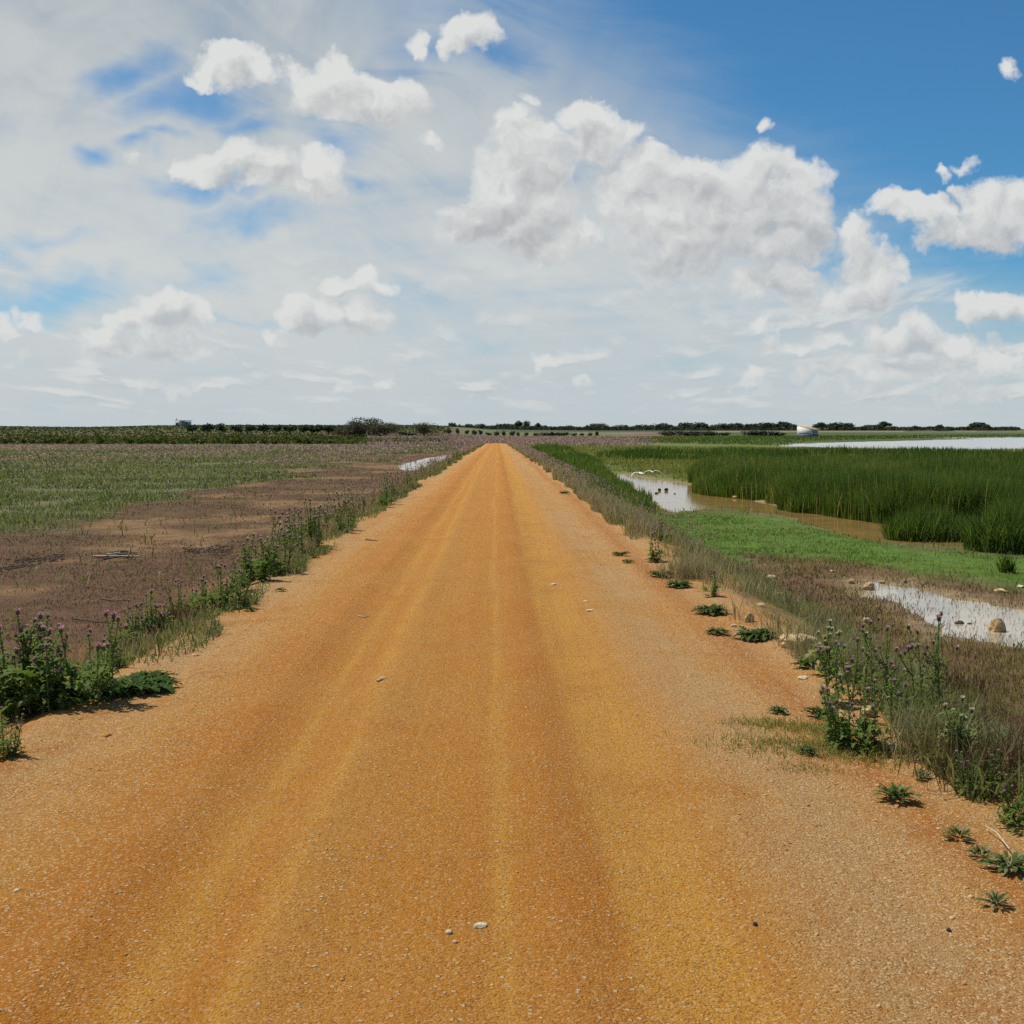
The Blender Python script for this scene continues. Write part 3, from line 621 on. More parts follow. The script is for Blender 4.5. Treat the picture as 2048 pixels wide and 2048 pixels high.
    # verge weeds, dry stems and grass, both sides
    def verge(nm, side, n0, y0, y1, wmin, wmax, hmin, hmax, mat, tb, thr=.35, wid=.006):
        y = np.exp(rng.uniform(math.log(y0), math.log(y1), n0)); o_ = wmin + rng.random(n0) ** 1.3 * (wmax - wmin) * (.35 + 1.5 * fbm(y * .5 + 40 * side, y * 0 + 2, 3)) + .35 * (fbm(y * .9, y * 0 + (3 if side < 0 else 11), 2) - .5)
        x = edge_l(y) - o_ if side < 0 else edge_r(y) + o_
        keep = rng.random(n0) < sstep(thr - .12, thr + .12, fbm(x * .9 + 2, y * .55, 3)); x, y = x[keep], y[keep]; n = len(x)
        hh = rng.uniform(hmin, hmax, n) * (.55 + .9 * fbm(x * .7, y * .7, 2))
        return cover(nm, sit(x, y), hh, thick(y, wid, .0005), rng.uniform(.05, .6 if mat is M_DRY else 1.3, n), np.clip(tb + .28 * rng.standard_normal(n), 0, 1), mat)
    verge('verge_dry_stems', 1, 44000, 8.0, 180, .05, 1.25, .06, .30, M_DRY, .6, .46, .0032)
    verge('bank_dry_stems', 1, 3800, 4.2, 11, .40, 1.9, .06, .24, M_RUSTW, .5, .47, .003)
    verge('verge_dry_stems', -1, 26000, 7, 180, .25, 1.2, .08, .28, M_DRY, .4, .50, .0035)
    verge('verge_green_weeds', 1, 40000, 5, 180, .10, 1.6, .05, .24, M_MEADOW, .70, .47, .008)
    verge('verge_green_weeds', -1, 52000, 7, 180, .08, .9, .03, .15, M_MEADOW, .62, .45, .010)
    # low mixed weeds down the right bank to the wet ground
    n0 = 90000; y = np.exp(rng.uniform(math.log(4.5), math.log(42), n0)); o_ = rng.uniform(.35, 5.0, n0); x = edge_r(y) + o_
    keep = (rng.random(n0) < sstep(.40, .58, fbm(x * 1.1 + 20, y * 1.1, 3)) * (.85 - .12 * o_)) & (sdist(x, y, PUDDLE) < -.1); x, y = x[keep], y[keep]; n = len(x)
    cover('bank_weeds', sit(x, y), rng.uniform(.02, .08, n), thick(y, .0045, .0005), rng.uniform(.2, 1.4, n), np.clip(.5 + .3 * rng.standard_normal(n) + (fbm(x * .5, y * .5, 2) - .5), 0, 1), M_SEDGE)
    # flower specks over the verges farther off
    for side, n0 in ((-1, 5000), (1, 7000)):
        y = np.exp(rng.uniform(math.log(17), math.log(175), n0)); o_ = rng.uniform(.2, 1.3, n0); x = edge_l(y) - o_ if side < 0 else edge_r(y) + o_
        P = sit(x, y); P[:, 2] += rng.uniform(.18, .50, n0); k = fbm(x, y * .4, 2) > .46; P = P[k]; y = y[k]
        cover('verge_blooms', P, thick(y, .016, .0007), thick(y, .018, .0008), rng.uniform(0, .4, len(P)), rng.random(len(P)), M_BLOOM)
build_cover()

# ------------------------------------------------------------------ reeds
def reed_field(name, poly, n0, hmin, hmax, w, tb, y0, y1, s0, s1, mat=None, thr=0.0, zb=None, edge=.8, lean=.22):
    x, y = fan(n0, y0, y1, s0, s1); s = sdist(x, y, poly) + (fbm(x * .5, y * .5, 3) - .5) * edge * 1.6
    keep = (s > 0) & (fbm(x * .22 + 4, y * .12, 3) > thr); x, y, s = x[keep], y[keep], s[keep]; n = len(x)
    P = sit(x, y); P[:, 2] = np.maximum(P[:, 2], -1.0)
    wk = .00052
    hh = rng.uniform(hmin, hmax, n) * (.45 + 1.0 * fbm(x * .30, y * .22, 3)) * (.65 + .35 * sstep(0, edge, s))
    return cover(name, P, hh, thick(y, w, wk), rng.uniform(.02, lean * 3, n) * rng.random(n), np.clip(tb + .22 * rng.standard_normal(n) + .8 * (rng.random(n) < .05) + (fbm(x * .3, y * .3, 3) - .5) * .9, 0, 1), mat or M_REED)
BELT = [D(*p, -0.8) for p in [(1312, 932), (1420, 944), (1500, 964), (1600, 974), (1670, 984), (1770, 990), (1860, 996), (2150, 985)]] + [D(2150, 912, -.8), D(1700, 906, -.8), D(1312, 903, -.8)]
reed_field('reed_belt', BELT, 330000, .92, 1.32, .012, .42, 30, 60, .08, .66)
BACK = [D(*p, -0.8) for p in [(1140, 866), (1250, 874), (1330, 878), (1400, 876), (1550, 872), (1700, 868), (2200, 870), (2200, 856), (1600, 856), (1400, 858), (1250, 856), (1150, 856)]]
reed_field('far_reed_belt', BACK, 120000, .45, .95, .02, .12, 60, 150, .03, .68, thr=.49, edge=3)
MID = [D(*p, -0.78) for p in [(1080, 850), (1180, 894), (1312, 908), (1312, 885), (1700, 890), (2200, 890), (2200, 846), (1480, 846), (1000, 842)]]
reed_field('wet_meadow', MID, 150000, .15, .36, .02, .6, 45, 200, -.0, .68, M_SEDGE, edge=2, lean=.5)
SIDE = [D(*p, -0.7) for p in [(1000, 848), (1040, 872), (1080, 898), (1130, 932), (1165, 955), (1195, 975), (1235, 978), (1195, 925), (1150, 893), (1120, 870), (1080, 850), (1040, 843)]]
reed_field('verge_reeds', SIDE, 130000, .32, .72, .012, .35, 28, 190, -.02, .2, edge=.9)
FARGR = [G(*p, -0.75) for p in [(540, 441.5), (780, 445), (800, 441), (905, 438.5), (1100, 436), (1100, 435), (780, 436), (560, 437.5)]]
reed_field('far_shore_sedge', FARGR, 42000, .25, .5, .1, .35, 170, 480, .0, .55, M_REED, edge=6, lean=.5)
def clump(name, dx, dy, rx, ry, n, hmin, hmax, label):
    c = D(dx, dy, -.78); a = rng.uniform(0, 2 * np.pi, n); r = np.sqrt(rng.random(n)); x = c[0] + rx * r * np.cos(a); y = c[1] + ry * r * np.sin(a)
    P = sit(x, y); P[:, 2] = np.maximum(P[:, 2], -.95) ; P[:, 2] = np.minimum(P[:, 2], -.70)
    V, f, t_, al = blades(P, rng.uniform(hmin, hmax, n) * (1 - .35 * r ** 2), np.full(n, .016), rng.uniform(.05, .55, n) * (.4 + r), np.clip(.35 + .2 * rng.standard_normal(n), 0, 1))
    V = V - np.array([c[0], c[1], -.78]); 
    o = link(name, np_mesh(name, V, f, M_REED, {'tint': t_, 'along': al}), loc=(c[0], c[1], -.78)); tag(o, label, 'reed clump', 'separate reed clumps at the pool edge'); return o
clump('reed_clump', 1750, 1012, .95, .7, 2600, .62, 1.0, 'rounded dark green reed clump standing alone at the near rim of the brown pool')
clump('reed_clump', 1905, 1040, .85, .8, 2600, .65, 1.15, 'dark reed clump at the right picture edge nearer than the lone rounded clump')
clump('reed_clump', 1962, 1000, 1.1, 1.1, 2600, 1.0, 1.5, 'tall reed clump joining the reed belt cut by the right picture edge')
clump('reed_clump', 1900, 1085, .12, .1, 120, .2, .42, 'small upright tuft of reeds in the grass right of the near puddle')

# ------------------------------------------------------------------ plants that stand singly
M_STEM = foliage('thistle_stem', [(0, (.12, .19, .055)), (1, (.17, .22, .08))], .1)
M_LEAF = foliage('thistle_leaf', [(0, (.075, .130, .026)), (.5, (.14, .21, .042)), (.85, (.22, .28, .075)), (1, (.33, .32, .13))], .48, .65, .15)
M_ROSE = foliage('rosette_leaf', [(0, (.035, .070, .018)), (.6, (.062, .112, .026)), (.9, (.12, .16, .05)), (1, (.30, .27, .17))], .3, .85, .06)
M_PINK = foliage('thistle_flower', [(0, (.44, .22, .33)), (.6, (.58, .34, .46)), (1, (.72, .54, .63))], .3)
M_PALE = foliage('thistle_flower_pale', [(0, (.55, .52, .42)), (1, (.70, .68, .60))], .3)
M_BRACT = foliage('thistle_bract', [(0, (.06, .09, .03)), (.6, (.10, .11, .05)), (1, (.16, .09, .08))], .1)
class MB:
    def __init__(s): s.V = []; s.F3 = []; s.F4 = []; s.T = []
    def add(s, vs, faces, tint):
        b = len(s.V); s.V += [tuple(v) for v in vs]; s.T += [tint] * len(vs)
        for f in faces: (s.F3 if len(f) == 3 else s.F4).append([k + b for k in f])
    def mesh(s, name, mat, smooth=False):
        fs = []
        if s.F4: fs.append(np.array(s.F4))
        if s.F3: fs.append(np.array(s.F3))
        return np_mesh(name, np.array(s.V), fs, mat, {'tint': np.array(s.T)}, smooth)
def frame_of(d):
    d = d.normalized(); a = Vector((0, 0, 1)) if abs(d.z) < .9 else Vector((1, 0, 0)); s = d.cross(a).normalized(); return d, s, s.cross(d).normalized()
def tube(mb, pts, r0, r1, k=5, tint=.5):
    vs = []
    for i, p in enumerate(pts):
        d = pts[min(i + 1, len(pts) - 1)] - pts[max(i - 1, 0)]; _, s, u = frame_of(d); r = r0 + (r1 - r0) * i / (len(pts) - 1)
        vs += [p + s * (r * math.cos(2 * math.pi * j / k)) + u * (r * math.sin(2 * math.pi * j / k)) for j in range(k)]
    f = [(i * k + j, i * k + (j + 1) % k, (i + 1) * k + (j + 1) % k, (i + 1) * k + j) for i in range(len(pts) - 1) for j in range(k)]
    mb.add(vs, f, tint)
def spiny_leaf(mb, base, d, up, L, Wd, rg, lobes=4, droop=.5, tint=.5):
    """thistle leaf: a midrib with toothed lobes left and right"""
    d = d.normalized(); side = d.cross(up).normalized(); up = side.cross(d).normalized()
    vs = []; f = []
    for i in range(lobes * 2 + 1):
        s = i / (lobes * 2); c = base + d * (L * s) - Vector((0, 0, 1)) * (droop * L * s * s) + up * (.08 * L * math.sin(s * 3))
        w = Wd * (math.sin(math.pi * min(1, s * .85 + .12)) ** .7) * (1.0 if i % 2 else .38) * rg.uniform(.8, 1.15); lift = up * (.35 * w) * rg.uniform(.3, 1.4)
        fw = d * (w * .35 if i % 2 else 0)
        vs += [c - side * w + lift + fw, c, c + side * w + lift + fw]
    for i in range(lobes * 2):
        a = i * 3; f += [(a, a + 1, a + 4, a + 3), (a + 1, a + 2, a + 5, a + 4)]
    mb.add(vs, f, tint)
def strap_leaf(mb, L, Wd, rg, arch, tint=.5, nseg=5, wav=.12):
    """dock-like rosette leaf along +X, arching"""
    vs = []; f = []
    ph = rg.uniform(0, 6)
    for i in range(nseg + 1):
        s = i / nseg; x = L * (s - .18 * arch * s * s); z = L * (arch * .9 * s - arch * .95 * s * s) + .012
        w = Wd * (math.sin(math.pi * (s * .86 + .10)) ** .8 if s < 1 else .02) * (1 + .25 * math.sin(ph + s * 17)); wz = wav * w
        vs += [(x, -w, z + wz + .3 * wz * math.sin(ph + s * 11)), (x, 0, z), (x, w, z + wz + .3 * wz * math.cos(ph + s * 9))]
    for i in range(nseg):
        a = i * 3; f += [(a, a + 3, a + 4, a + 1), (a + 1, a + 4, a + 5, a + 2)]
    mb.add(vs, f, tint)
def flower_mesh(name, mat):
    me = MB(); rg = random.Random(5)
    rings = [(-.013, .003), (-.006, .0105), (.003, .0125), (.011, .0085)]; k = 7; vs = []
    for z, r in rings: vs += [(r * math.cos(6.283 * j / k), r * math.sin(6.283 * j / k), z) for j in range(k)]
    me.add(vs, [(i * k + j, i * k + (j + 1) % k, (i + 1) * k + (j + 1) % k, (i + 1) * k + j) for i in range(3) for j in range(k)], .5)
    b = me.mesh(name, M_BRACT, True)
    fl = MB()
    for q in range(34):
        a = rg.uniform(0, 6.283); tl = rg.uniform(.05, 1.0); r = .020 * tl; z = .010 + .020 * (1 - .45 * tl * tl); w = .0022
        c, s = math.cos(a), math.sin(a)
        fl.add([(.006 * c * tl - w * s, .006 * s * tl + w * c, .009), (.006 * c * tl + w * s, .006 * s * tl - w * c, .009), (r * c + 1.6 * w * s, r * s - 1.6 * w * c, z), (r * c - 1.6 * w * s, r * s + 1.6 * w * c, z)], [(0, 1, 2, 3)], rg.random())
    return b, fl.mesh('florets', mat)
FL_PINK = flower_mesh('flower_head', M_PINK); FL_PALE = flower_mesh('flower_head_pale', M_PALE)
def thistle_proto(seed, h, stems, spread, leaves, bushy, nlv_base, pale=0.0, lk=1.0):
    """returns (stem mesh, leaf mesh, list of flower spots) about the origin"""
    rg = random.Random(seed); st, lf, spots = MB(), MB(), []
    def stem(p0, d, L, r, depth):
        n = 6; pts = [p0]; dd = d.normalized()
        for i in range(n):
            dd = (dd + Vector((rg.uniform(-.10, .10), rg.uniform(-.10, .10), .10))).normalized(); pts.append(pts[-1] + dd * (L / n))
        tube(st, pts, r, r * .45, 5, rg.random())
        nl = int(leaves * (L / h) * (1 if depth == 0 else .8))
        for q in range(nl):
            s = ((q + rg.random()) / nl) ** .9; k = min(n - 1, int(s * n)); p = pts[k].lerp(pts[k + 1], s * n - k)
            a = q * 2.4 + rg.uniform(-.4, .4); out = Vector((math.cos(a), math.sin(a), rg.uniform(.25, 1.0)))
            LL = lk * h * (.30 - .20 * s) * rg.uniform(.7, 1.2) * (1 if depth == 0 else .7)
            spiny_leaf(lf, p, out, Vector((0, 0, 1)), LL * .85, LL * .20, rg, 4 if LL > .06 else 3, rg.uniform(.2, .7), min(1, max(0, rg.gauss(.45, .22))))
        for q in range(int(L * 28)):                      # narrow wings along the stem
            s = rg.random(); k = min(n - 1, int(s * n)); p = pts[k].lerp(pts[k + 1], s * n - k); a = rg.uniform(0, 6.28); o_ = Vector((math.cos(a), math.sin(a), .5))
            spiny_leaf(lf, p, o_, Vector((0, 0, 1)), rg.uniform(.012, .028), .006, rg, 2, 0, rg.uniform(.3, .9))
        spots.append((pts[-1], rg.uniform(.6, .98), rg.random() < pale))
        if depth == 0:
            for q in range(bushy):
                s = rg.uniform(.35, .92); k = min(n - 1, int(s * n)); a = rg.uniform(0, 6.28)
                stem(pts[k], Vector((math.cos(a), math.sin(a), rg.uniform(.7, 1.5))), L * rg.uniform(.22, .42) * (1.25 - .5 * s), r * .6, 1)
    for q in range(stems):
        a = rg.uniform(0, 6.28); rr = spread * math.sqrt(rg.random()); p = Vector((rr * math.cos(a), rr * math.sin(a), -.02))
        stem(p, Vector((math.cos(a) * rr * 1.2 + rg.uniform(-.15, .15), math.sin(a) * rr * 1.2 + rg.uniform(-.15, .15), 1)), h * rg.uniform(.6, 1.0), .006 * (h / .6), 0)
    for q in range(nlv_base):
        a = rg.uniform(0, 6.28); rr = spread * rg.uniform(.2, 1.0); LL = min(1.0, lk + .08) * h * rg.uniform(.18, .38)
        spiny_leaf(lf, Vector((rr * math.cos(a), rr * math.sin(a), rg.uniform(0, h * .30))), Vector((math.cos(a + rg.uniform(-.8, .8)), math.sin(a + rg.uniform(-.8, .8)), rg.uniform(.2, 1.5))), Vector((0, 0, 1)), LL * .8, LL * .19, rg, 5, rg.uniform(.2, .7), min(1, max(0, rg.gauss(.4, .25))))
    return st.mesh('stem', M_STEM), lf.mesh('leaves', M_LEAF), spots
def make_thistle(proto, loc, rz, sc, label, group, heads=99):
    e = link('thistle', None, loc=loc, rz=rz, sc=sc); tag(e, label, 'thistle', group)
    link('stem', proto[0], e); lv = link('leaves', proto[1], e); lv['kind'] = 'stuff'
    for p, s, pale in proto[2][:heads]:
        k = FL_PALE if pale else FL_PINK
        hb = link('flower_head', k[0], e, p, random.uniform(0, 6), s); link('florets', k[1], hb)
    return e
P_TALL = [thistle_proto(11 + i, .62, 4, .12, 34, 2, 50) for i in range(3)]
P_BUSH = [thistle_proto(31 + i, .48, 7, .19, 36, 1, 190, 0.0, .62) for i in range(3)]
P_WHITE = [thistle_proto(51, .60, 2, .07, 20, 4, 14, .9)]
P_SLIM = [thistle_proto(91 + i, .62, 3, .09, 30, 3, 8, .1, .60) for i in range(3)]
P_SMALL = [thistle_proto(71 + i, .42, 3, .09, 26, 1, 40) for i in range(4)]
def spot(dx, dy, zg=0.0):
    """ground point seen at that place: walk down the line of sight to the surface"""
    d = ray(dx * KD, dy * KD); t_ = 2.0
    for _ in range(60):
        p = Vector((0, 0, EYE)) + d * t_; zz = float(surf_z(np.array([p.x]), np.array([p.y]))[0])
        if p.z - zz < .004: break
        t_ += max((p.z - zz) / -d.z * .6, .002)
    return p.x, p.y, zz
def put_thistle(protos, dx, dy, hpx, label, group=None, heads=99, natural=.62):
    natural *= .86
    x, y, z = spot(dx, dy); want = hpx * KD * y / F
    return make_thistle(random.choice(protos), (x, y, z), random.uniform(0, 6.28), want / natural, label, group, heads)
put_thistle(P_TALL, 30, 1352, 200, 'tallest thistle of the left foreground bush, at the left picture edge')
put_thistle(P_TALL, 88, 1340, 205, 'tall thistle with crowded pink heads in the left foreground bush')
put_thistle(P_TALL, -25, 1345, 165, 'thistle cut by the left picture edge in the foreground bush')
put_thistle(P_BUSH, 140, 1325, 165, 'leafy thistle on the road side of the left foreground bush', natural=.5)
put_thistle(P_BUSH, 55, 1345, 140, 'low dense thistle at the foot of the left foreground bush', natural=.5)
put_thistle(P_BUSH, 0, 1425, 90, 'small bushy thistle at the left picture edge below the foreground bush', natural=.5)
put_thistle(P_BUSH, -40, 1400, 110, 'bushy thistle half outside the left picture edge', natural=.5)
put_thistle(P_SMALL, 175, 1290, 100, 'small thistle between the foreground bush and the broad leaved rosette', natural=.42)
put_thistle(P_BUSH, 275, 1212, 88, 'round green thistle bush beside the rust coloured dry clump', natural=.5)
put_thistle(P_SMALL, 300, 1205, 92, 'single upright thistle stem behind the round green bush', natural=.42)
put_thistle(P_BUSH, 395, 1152, 86, 'dense green thistle bush second along the left verge', natural=.5)
put_thistle(P_BUSH, 430, 1146, 70, 'leafy thistle at the road side of the second verge bush', natural=.5)
put_thistle(P_TALL, 480, 1100, 96, 'tall thistle on the left verge with a pink head above the bare field')
put_thistle(P_SMALL, 448, 1120, 66, 'small thistle just behind the second verge bush', natural=.42)
put_thistle(P_SMALL, 515, 1085, 75, 'slim thistle on the left verge near the pale stick', natural=.42)
for dx, dy, h, lb in [(215, 1262, 70, 'low leafy thistle just behind the sprawling rosette'), (250, 1225, 80, 'leafy thistle at the field side of the round green bush'), (310, 1200, 62, 'short leafy thistle between the round bush and the rust clump'), (360, 1162, 70, 'leafy thistle just beyond the rust coloured clump'),
                      (560, 1052, 66, 'leafy thistle below the tall stems of the left verge row'), (600, 1030, 70, 'thick leafy thistle where the left verge row closes up'), (640, 1004, 72, 'leafy thistle at the road side of the closed left verge row'), (105, 1330, 150, 'leafy middle thistle of the left foreground bush')]:
    put_thistle(P_BUSH if dx < 400 else P_SLIM, dx, dy, h, lb, natural=.5)
put_thistle(P_SLIM, 1572, 1330, 165, 'tall thistle with purple heads beside the flat yellow rock')
put_thistle(P_SLIM, 1655, 1330, 140, 'straight thick stemmed thistle behind the leafy right verge thistle')
put_thistle(P_BUSH, 1612, 1410, 135, 'big leafy thistle with one pink head on the right verge', natural=.5)
put_thistle(P_SLIM, 1575, 1395, 100, 'thistle leaning at the track side of the big leafy one', natural=.42)
put_thistle(P_SLIM, 1705, 1368, 150, 'branching thistle with red purple heads in front of the puddle')
put_thistle(P_SLIM, 1615, 1320, 100, 'slim thistle between the yellow rock and the thick stemmed thistle', natural=.42)
put_thistle(P_SLIM, 1745, 1350, 120, 'spreading thistle on the puddle side of the right verge', natural=.42)
put_thistle(P_WHITE, 1560, 1270, 130, 'thistle with white seed heads behind the flat yellow rock')
put_thistle(P_WHITE, 1825, 1450, 175, 'thistle with whitish heads standing in the dark weeds at right')
put_thistle(P_BUSH, 1790, 1450, 80, 'low leafy thistle at the foot of the whitish headed one', natural=.5)
put_thistle(P_BUSH, 1850, 1500, 95, 'bushy thistle lower on the right bank near the picture edge', natural=.5)
put_thistle(P_BUSH, 1935, 1560, 110, 'bushy thistle cut by the right picture edge', natural=.5)
put_thistle(P_SMALL, 1340, 1125, 50, 'small thistle rising behind the dark rosette on the right verge', natural=.42)
put_thistle(P_SMALL, 1240, 1060, 55, 'thistle with two purple heads among dry weeds on the right verge', natural=.42)
def verge_thistles():
    spots = []
    for side, n, protos in ((-1, 96, P_SLIM + P_SLIM + P_SLIM + P_SMALL), (1, 48, P_SMALL + P_SLIM)):
        y = np.exp(rng.uniform(math.log(13.0 if side < 0 else 15.0), math.log(150), n)); y.sort()
        for k, yy in enumerate(y):
            o_ = random.uniform(.15, .85) if side < 0 else random.uniform(.35, 1.2)
            x = float(edge_l(yy)) - o_ if side < 0 else float(edge_r(yy)) + o_
            z = float(surf_z(np.array([x]), np.array([yy]))[0])
            zone = 'near' if yy < 28 else ('middle' if yy < 60 else 'far'); sd = 'left' if side < 0 else 'right'; inner = o_ < (.5 if side < 0 else .75)
            marks = ((14.5, 'level with the brush heap on the bare field'), (16.5, 'just past the brush heap on the bare field'), (19, 'below the green meadow corner'), (22, 'where the left verge row thickens'), (28, 'in the thick part of the left verge row'), (36, 'beyond the thick part of the left verge row'), (46, 'half way to the field puddle'), (60, 'shortly before the field puddle'), (80, 'alongside the field puddle'), (999, 'beyond the field puddle')) if side < 0 else ((19, 'above the smallest flat rosettes'), (26, 'beside the bright marsh grass'), (28, 'just past the bright marsh grass'), (32, 'before the near rim of the pale pool'), (36, 'level with the near rim of the pale pool'), (46, 'level with the middle of the pale pool'), (60, 'beside the dark verge reeds past the pool'), (999, 'where the dark verge reeds meet the track end'))
            mk = [m_ for lim, m_ in marks if yy < lim][0]
            lab = '%s %s thistle %s, %s verge' % ('slim' if side > 0 or k % 2 else 'taller', 'track side' if inner else 'field side', mk, sd)
            make_thistle(random.choice(protos), (x, yy, z), random.uniform(0, 6.28), random.uniform(.65, 1.1) * (1.12 if side < 0 else .9), lab, '%s thistles on the %s verge' % (zone, sd), 99 if yy < 30 else 3)
verge_thistles()
# rosettes: every leaf its own piece
LEAFM = []
for i in range(5):
    mb = MB(); rg = random.Random(90 + i); strap_leaf(mb, .16, .011 + .002 * i, rg, .45 + .25 * i / 4, .35 + .15 * i); LEAFM.append(mb.mesh('leaf', M_ROSE, True))
mb = MB(); strap_leaf(mb, .15, .017, random.Random(4), .25, 1.0); LEAF_PALE = mb.mesh('leaf', M_ROSE, True)
LOBED = []
for i in range(5):
    mb = MB(); rg = random.Random(190 + i); spiny_leaf(mb, Vector((0, 0, 0)), Vector((1, 0, .30 + .1 * i)), Vector((0, 0, 1)), .16, .034 + .004 * i, rg, 5, .35 + .1 * i, .2 + .15 * i); LOBED.append(mb.mesh('leaf', M_ROSE))
mb = MB(); spiny_leaf(mb, Vector((0, 0, 0)), Vector((1, 0, .2)), Vector((0, 0, 1)), .15, .040, random.Random(8), 5, .5, 1.0); LOBED_PALE = mb.mesh('leaf', M_ROSE)
def rosette(dx, dy, wpx, hpx, label, n=26):
    x, y, z = spot(dx, dy); wid = wpx * KD * y / F; e = link('leaf_rosette', None, loc=(x, y, z)); tag(e, label, 'weed', 'leafy rosettes along the track')
    rg = random.Random(int(dx * 7 + dy))
    n = int(n * 1.9) + 10
    for q in range(n):
        a = q * 2.399 + rg.uniform(-.9, .9); ring = q / n; L = min(wid * .50, .15) / .16 * rg.uniform(.55, 1.1) * (1 - .35 * ring); sp = .26 if wid < .4 else .42
        lobed = dx < 400 or (dx < 1560 and rg.random() < .6)
        lf = link('leaf', (LOBED if lobed else LEAFM)[rg.randrange(5)] if rg.random() > (.16 if dx < 400 else .06) else (LOBED_PALE if lobed else LEAF_PALE), e, (wid * rg.uniform(.02, sp) * math.cos(a), wid * rg.uniform(.02, sp * .7) * math.sin(a), .004 + .02 * ring)); lf.scale = (L, L * 1.1, L); lf.rotation_euler = (rg.uniform(-.25, .25), -.05 - .75 * ring * min(1.2, hpx / wpx * 1.9) * rg.uniform(.4, 1.1), a)
    return e
for r in [(1342, 1158, 76, 42, 'dark green rosette on the right verge edge, nearest the upright rock', 40), (1428, 1205, 92, 48, 'widest dark rosette on the right verge above the yellow rock', 48), (1352, 1196, 46, 16, 'flat rosette out on the gravel below the widest one', 22),
          (1280, 1108, 62, 26, 'spreading rosette under dry weeds on the right verge', 26), (1248, 1088, 56, 20, 'low rosette at the gravel edge beneath dry weeds', 24), (1236, 1060, 34, 12, 'tiny rosette on the gravel farther up the right verge', 16),
          (1170, 1048, 34, 12, 'small rosette lying on gravel beside the farther right verge', 16), (1185, 1062, 26, 10, 'smallest flat rosette on the gravel beside the right verge', 12), (1065, 932, 24, 14, 'dark leafy mound at the right edge far up the track', 16),
          (1526, 1258, 58, 46, 'blue green rosette against the flat yellow rock', 34), (1552, 1352, 64, 42, 'dark rosette tucked against the big leafy thistle', 32), (1470, 1345, 44, 18, 'lone flat rosette on pale gravel left of the leafy thistle', 20),
          (1522, 1420, 44, 20, 'rosette in the short grass below the leafy thistle', 18), (1690, 1510, 84, 62, 'isolated rosette with a raised centre on red gravel', 46), (1740, 1470, 44, 26, 'small rosette uphill of the isolated one', 18),
          (1808, 1582, 66, 44, 'broad leaved rosette at the start of the lower right row', 16), (1850, 1618, 66, 40, 'broad leaved rosette in the middle of the lower right row', 18), (1905, 1640, 100, 56, 'largest rosette of the lower right row at the picture edge', 34),
          (1880, 1708, 66, 44, 'lowest rosette alone on gravel at the lower right', 18), (245, 1300, 165, 60, 'sprawling broad leaved rosette with pale undersides on the left verge', 110), (290, 1285, 80, 30, 'flat leafy spray reaching over the track from the left rosette', 22), (200, 1310, 80, 50, 'leafy rosette between the left thistle bush and the sprawling rosette', 30),
          (530, 1115, 22, 9, 'tiny weed alone on the left gravel shoulder', 10), (470, 1152, 26, 9, 'small weed in front of the second verge bush', 10)]:
    rosette(*r)

# dry clump of rust-red stems on the left verge
def dry_clump(dx, dy, rx, h, n, label, tint=.15):
    x, y, z = spot(dx, dy); P = np.stack([rng.normal(0, rx * .5, n), rng.normal(0, rx * .4, n), np.zeros(n)], -1)
    V, f, t_, al = blades(P, rng.uniform(.4, 1, n) * h, np.full(n, .0045), rng.uniform(.05, .8, n), np.clip(tint + .15 * rng.standard_normal(n), 0, 1))
    o = link('dry_clump', np_mesh('dry_clump', V, f, M_RUSTW if tint < .3 else M_DRY, {'tint': t_, 'along': al}), loc=(x, y, z)); tag(o, label, 'dry weeds', 'dry weed clumps on the verges')
dry_clump(335, 1185, .17, .24, 700, 'rust red clump of fine dry stems on the left verge')
dry_clump(1735, 1420, .18, .30, 260, 'straw coloured drooping dry grass clump beside a pale stone', .75)
dry_clump(1890, 1480, .35, .36, 380, 'dark dry stems crowding the right bank near the picture edge', .2)
dry_clump(1780, 1300, .42, .24, 420, 'thin brown dry stems between purple thistles and the puddle', .2)
dry_clump(1300, 1090, .3, .30, 700, 'pinkish dry weed clump above the dark rosette on the right verge', .55)
# short grass patches on the gravel at right
def grass_patch(dx, dy, rx, n, h, label):
    x, y, z = spot(dx, dy); px_, py_ = rng.normal(0, rx, n), rng.normal(0, rx * .55, n)
    P = np.stack([px_, py_, surf_z(x + px_, y + py_) - z - .005], -1)
    V, f, t_, al = blades(P, rng.uniform(.3, 1, n) * h, np.full(n, .004), rng.uniform(.2, 1.1, n), rng.uniform(.5, 1, n))
    o = link('grass_patch', np_mesh('grass_patch', V, f, M_SEDGE, {'tint': t_, 'along': al}), loc=(x, y, z)); tag(o, label, 'grass', 'thin grass patches on the right gravel')
grass_patch(1462, 1368, .13, 700, .045, 'upper thin grass patch on the right gravel by the lone flat rosette')
grass_patch(1500, 1408, .20, 1100, .05, 'longest thin grass patch on the right gravel below the leafy thistle')
grass_patch(1570, 1380, .14, 700, .05, 'thin grass patch running under the leafy thistle')
grass_patch(1520, 1450, .10, 260, .03, 'faint lowest grass patch on the right gravel')
grass_patch(1650, 1425, .18, 900, .06, 'grass at the foot of the leafy thistle beside the pale stone')

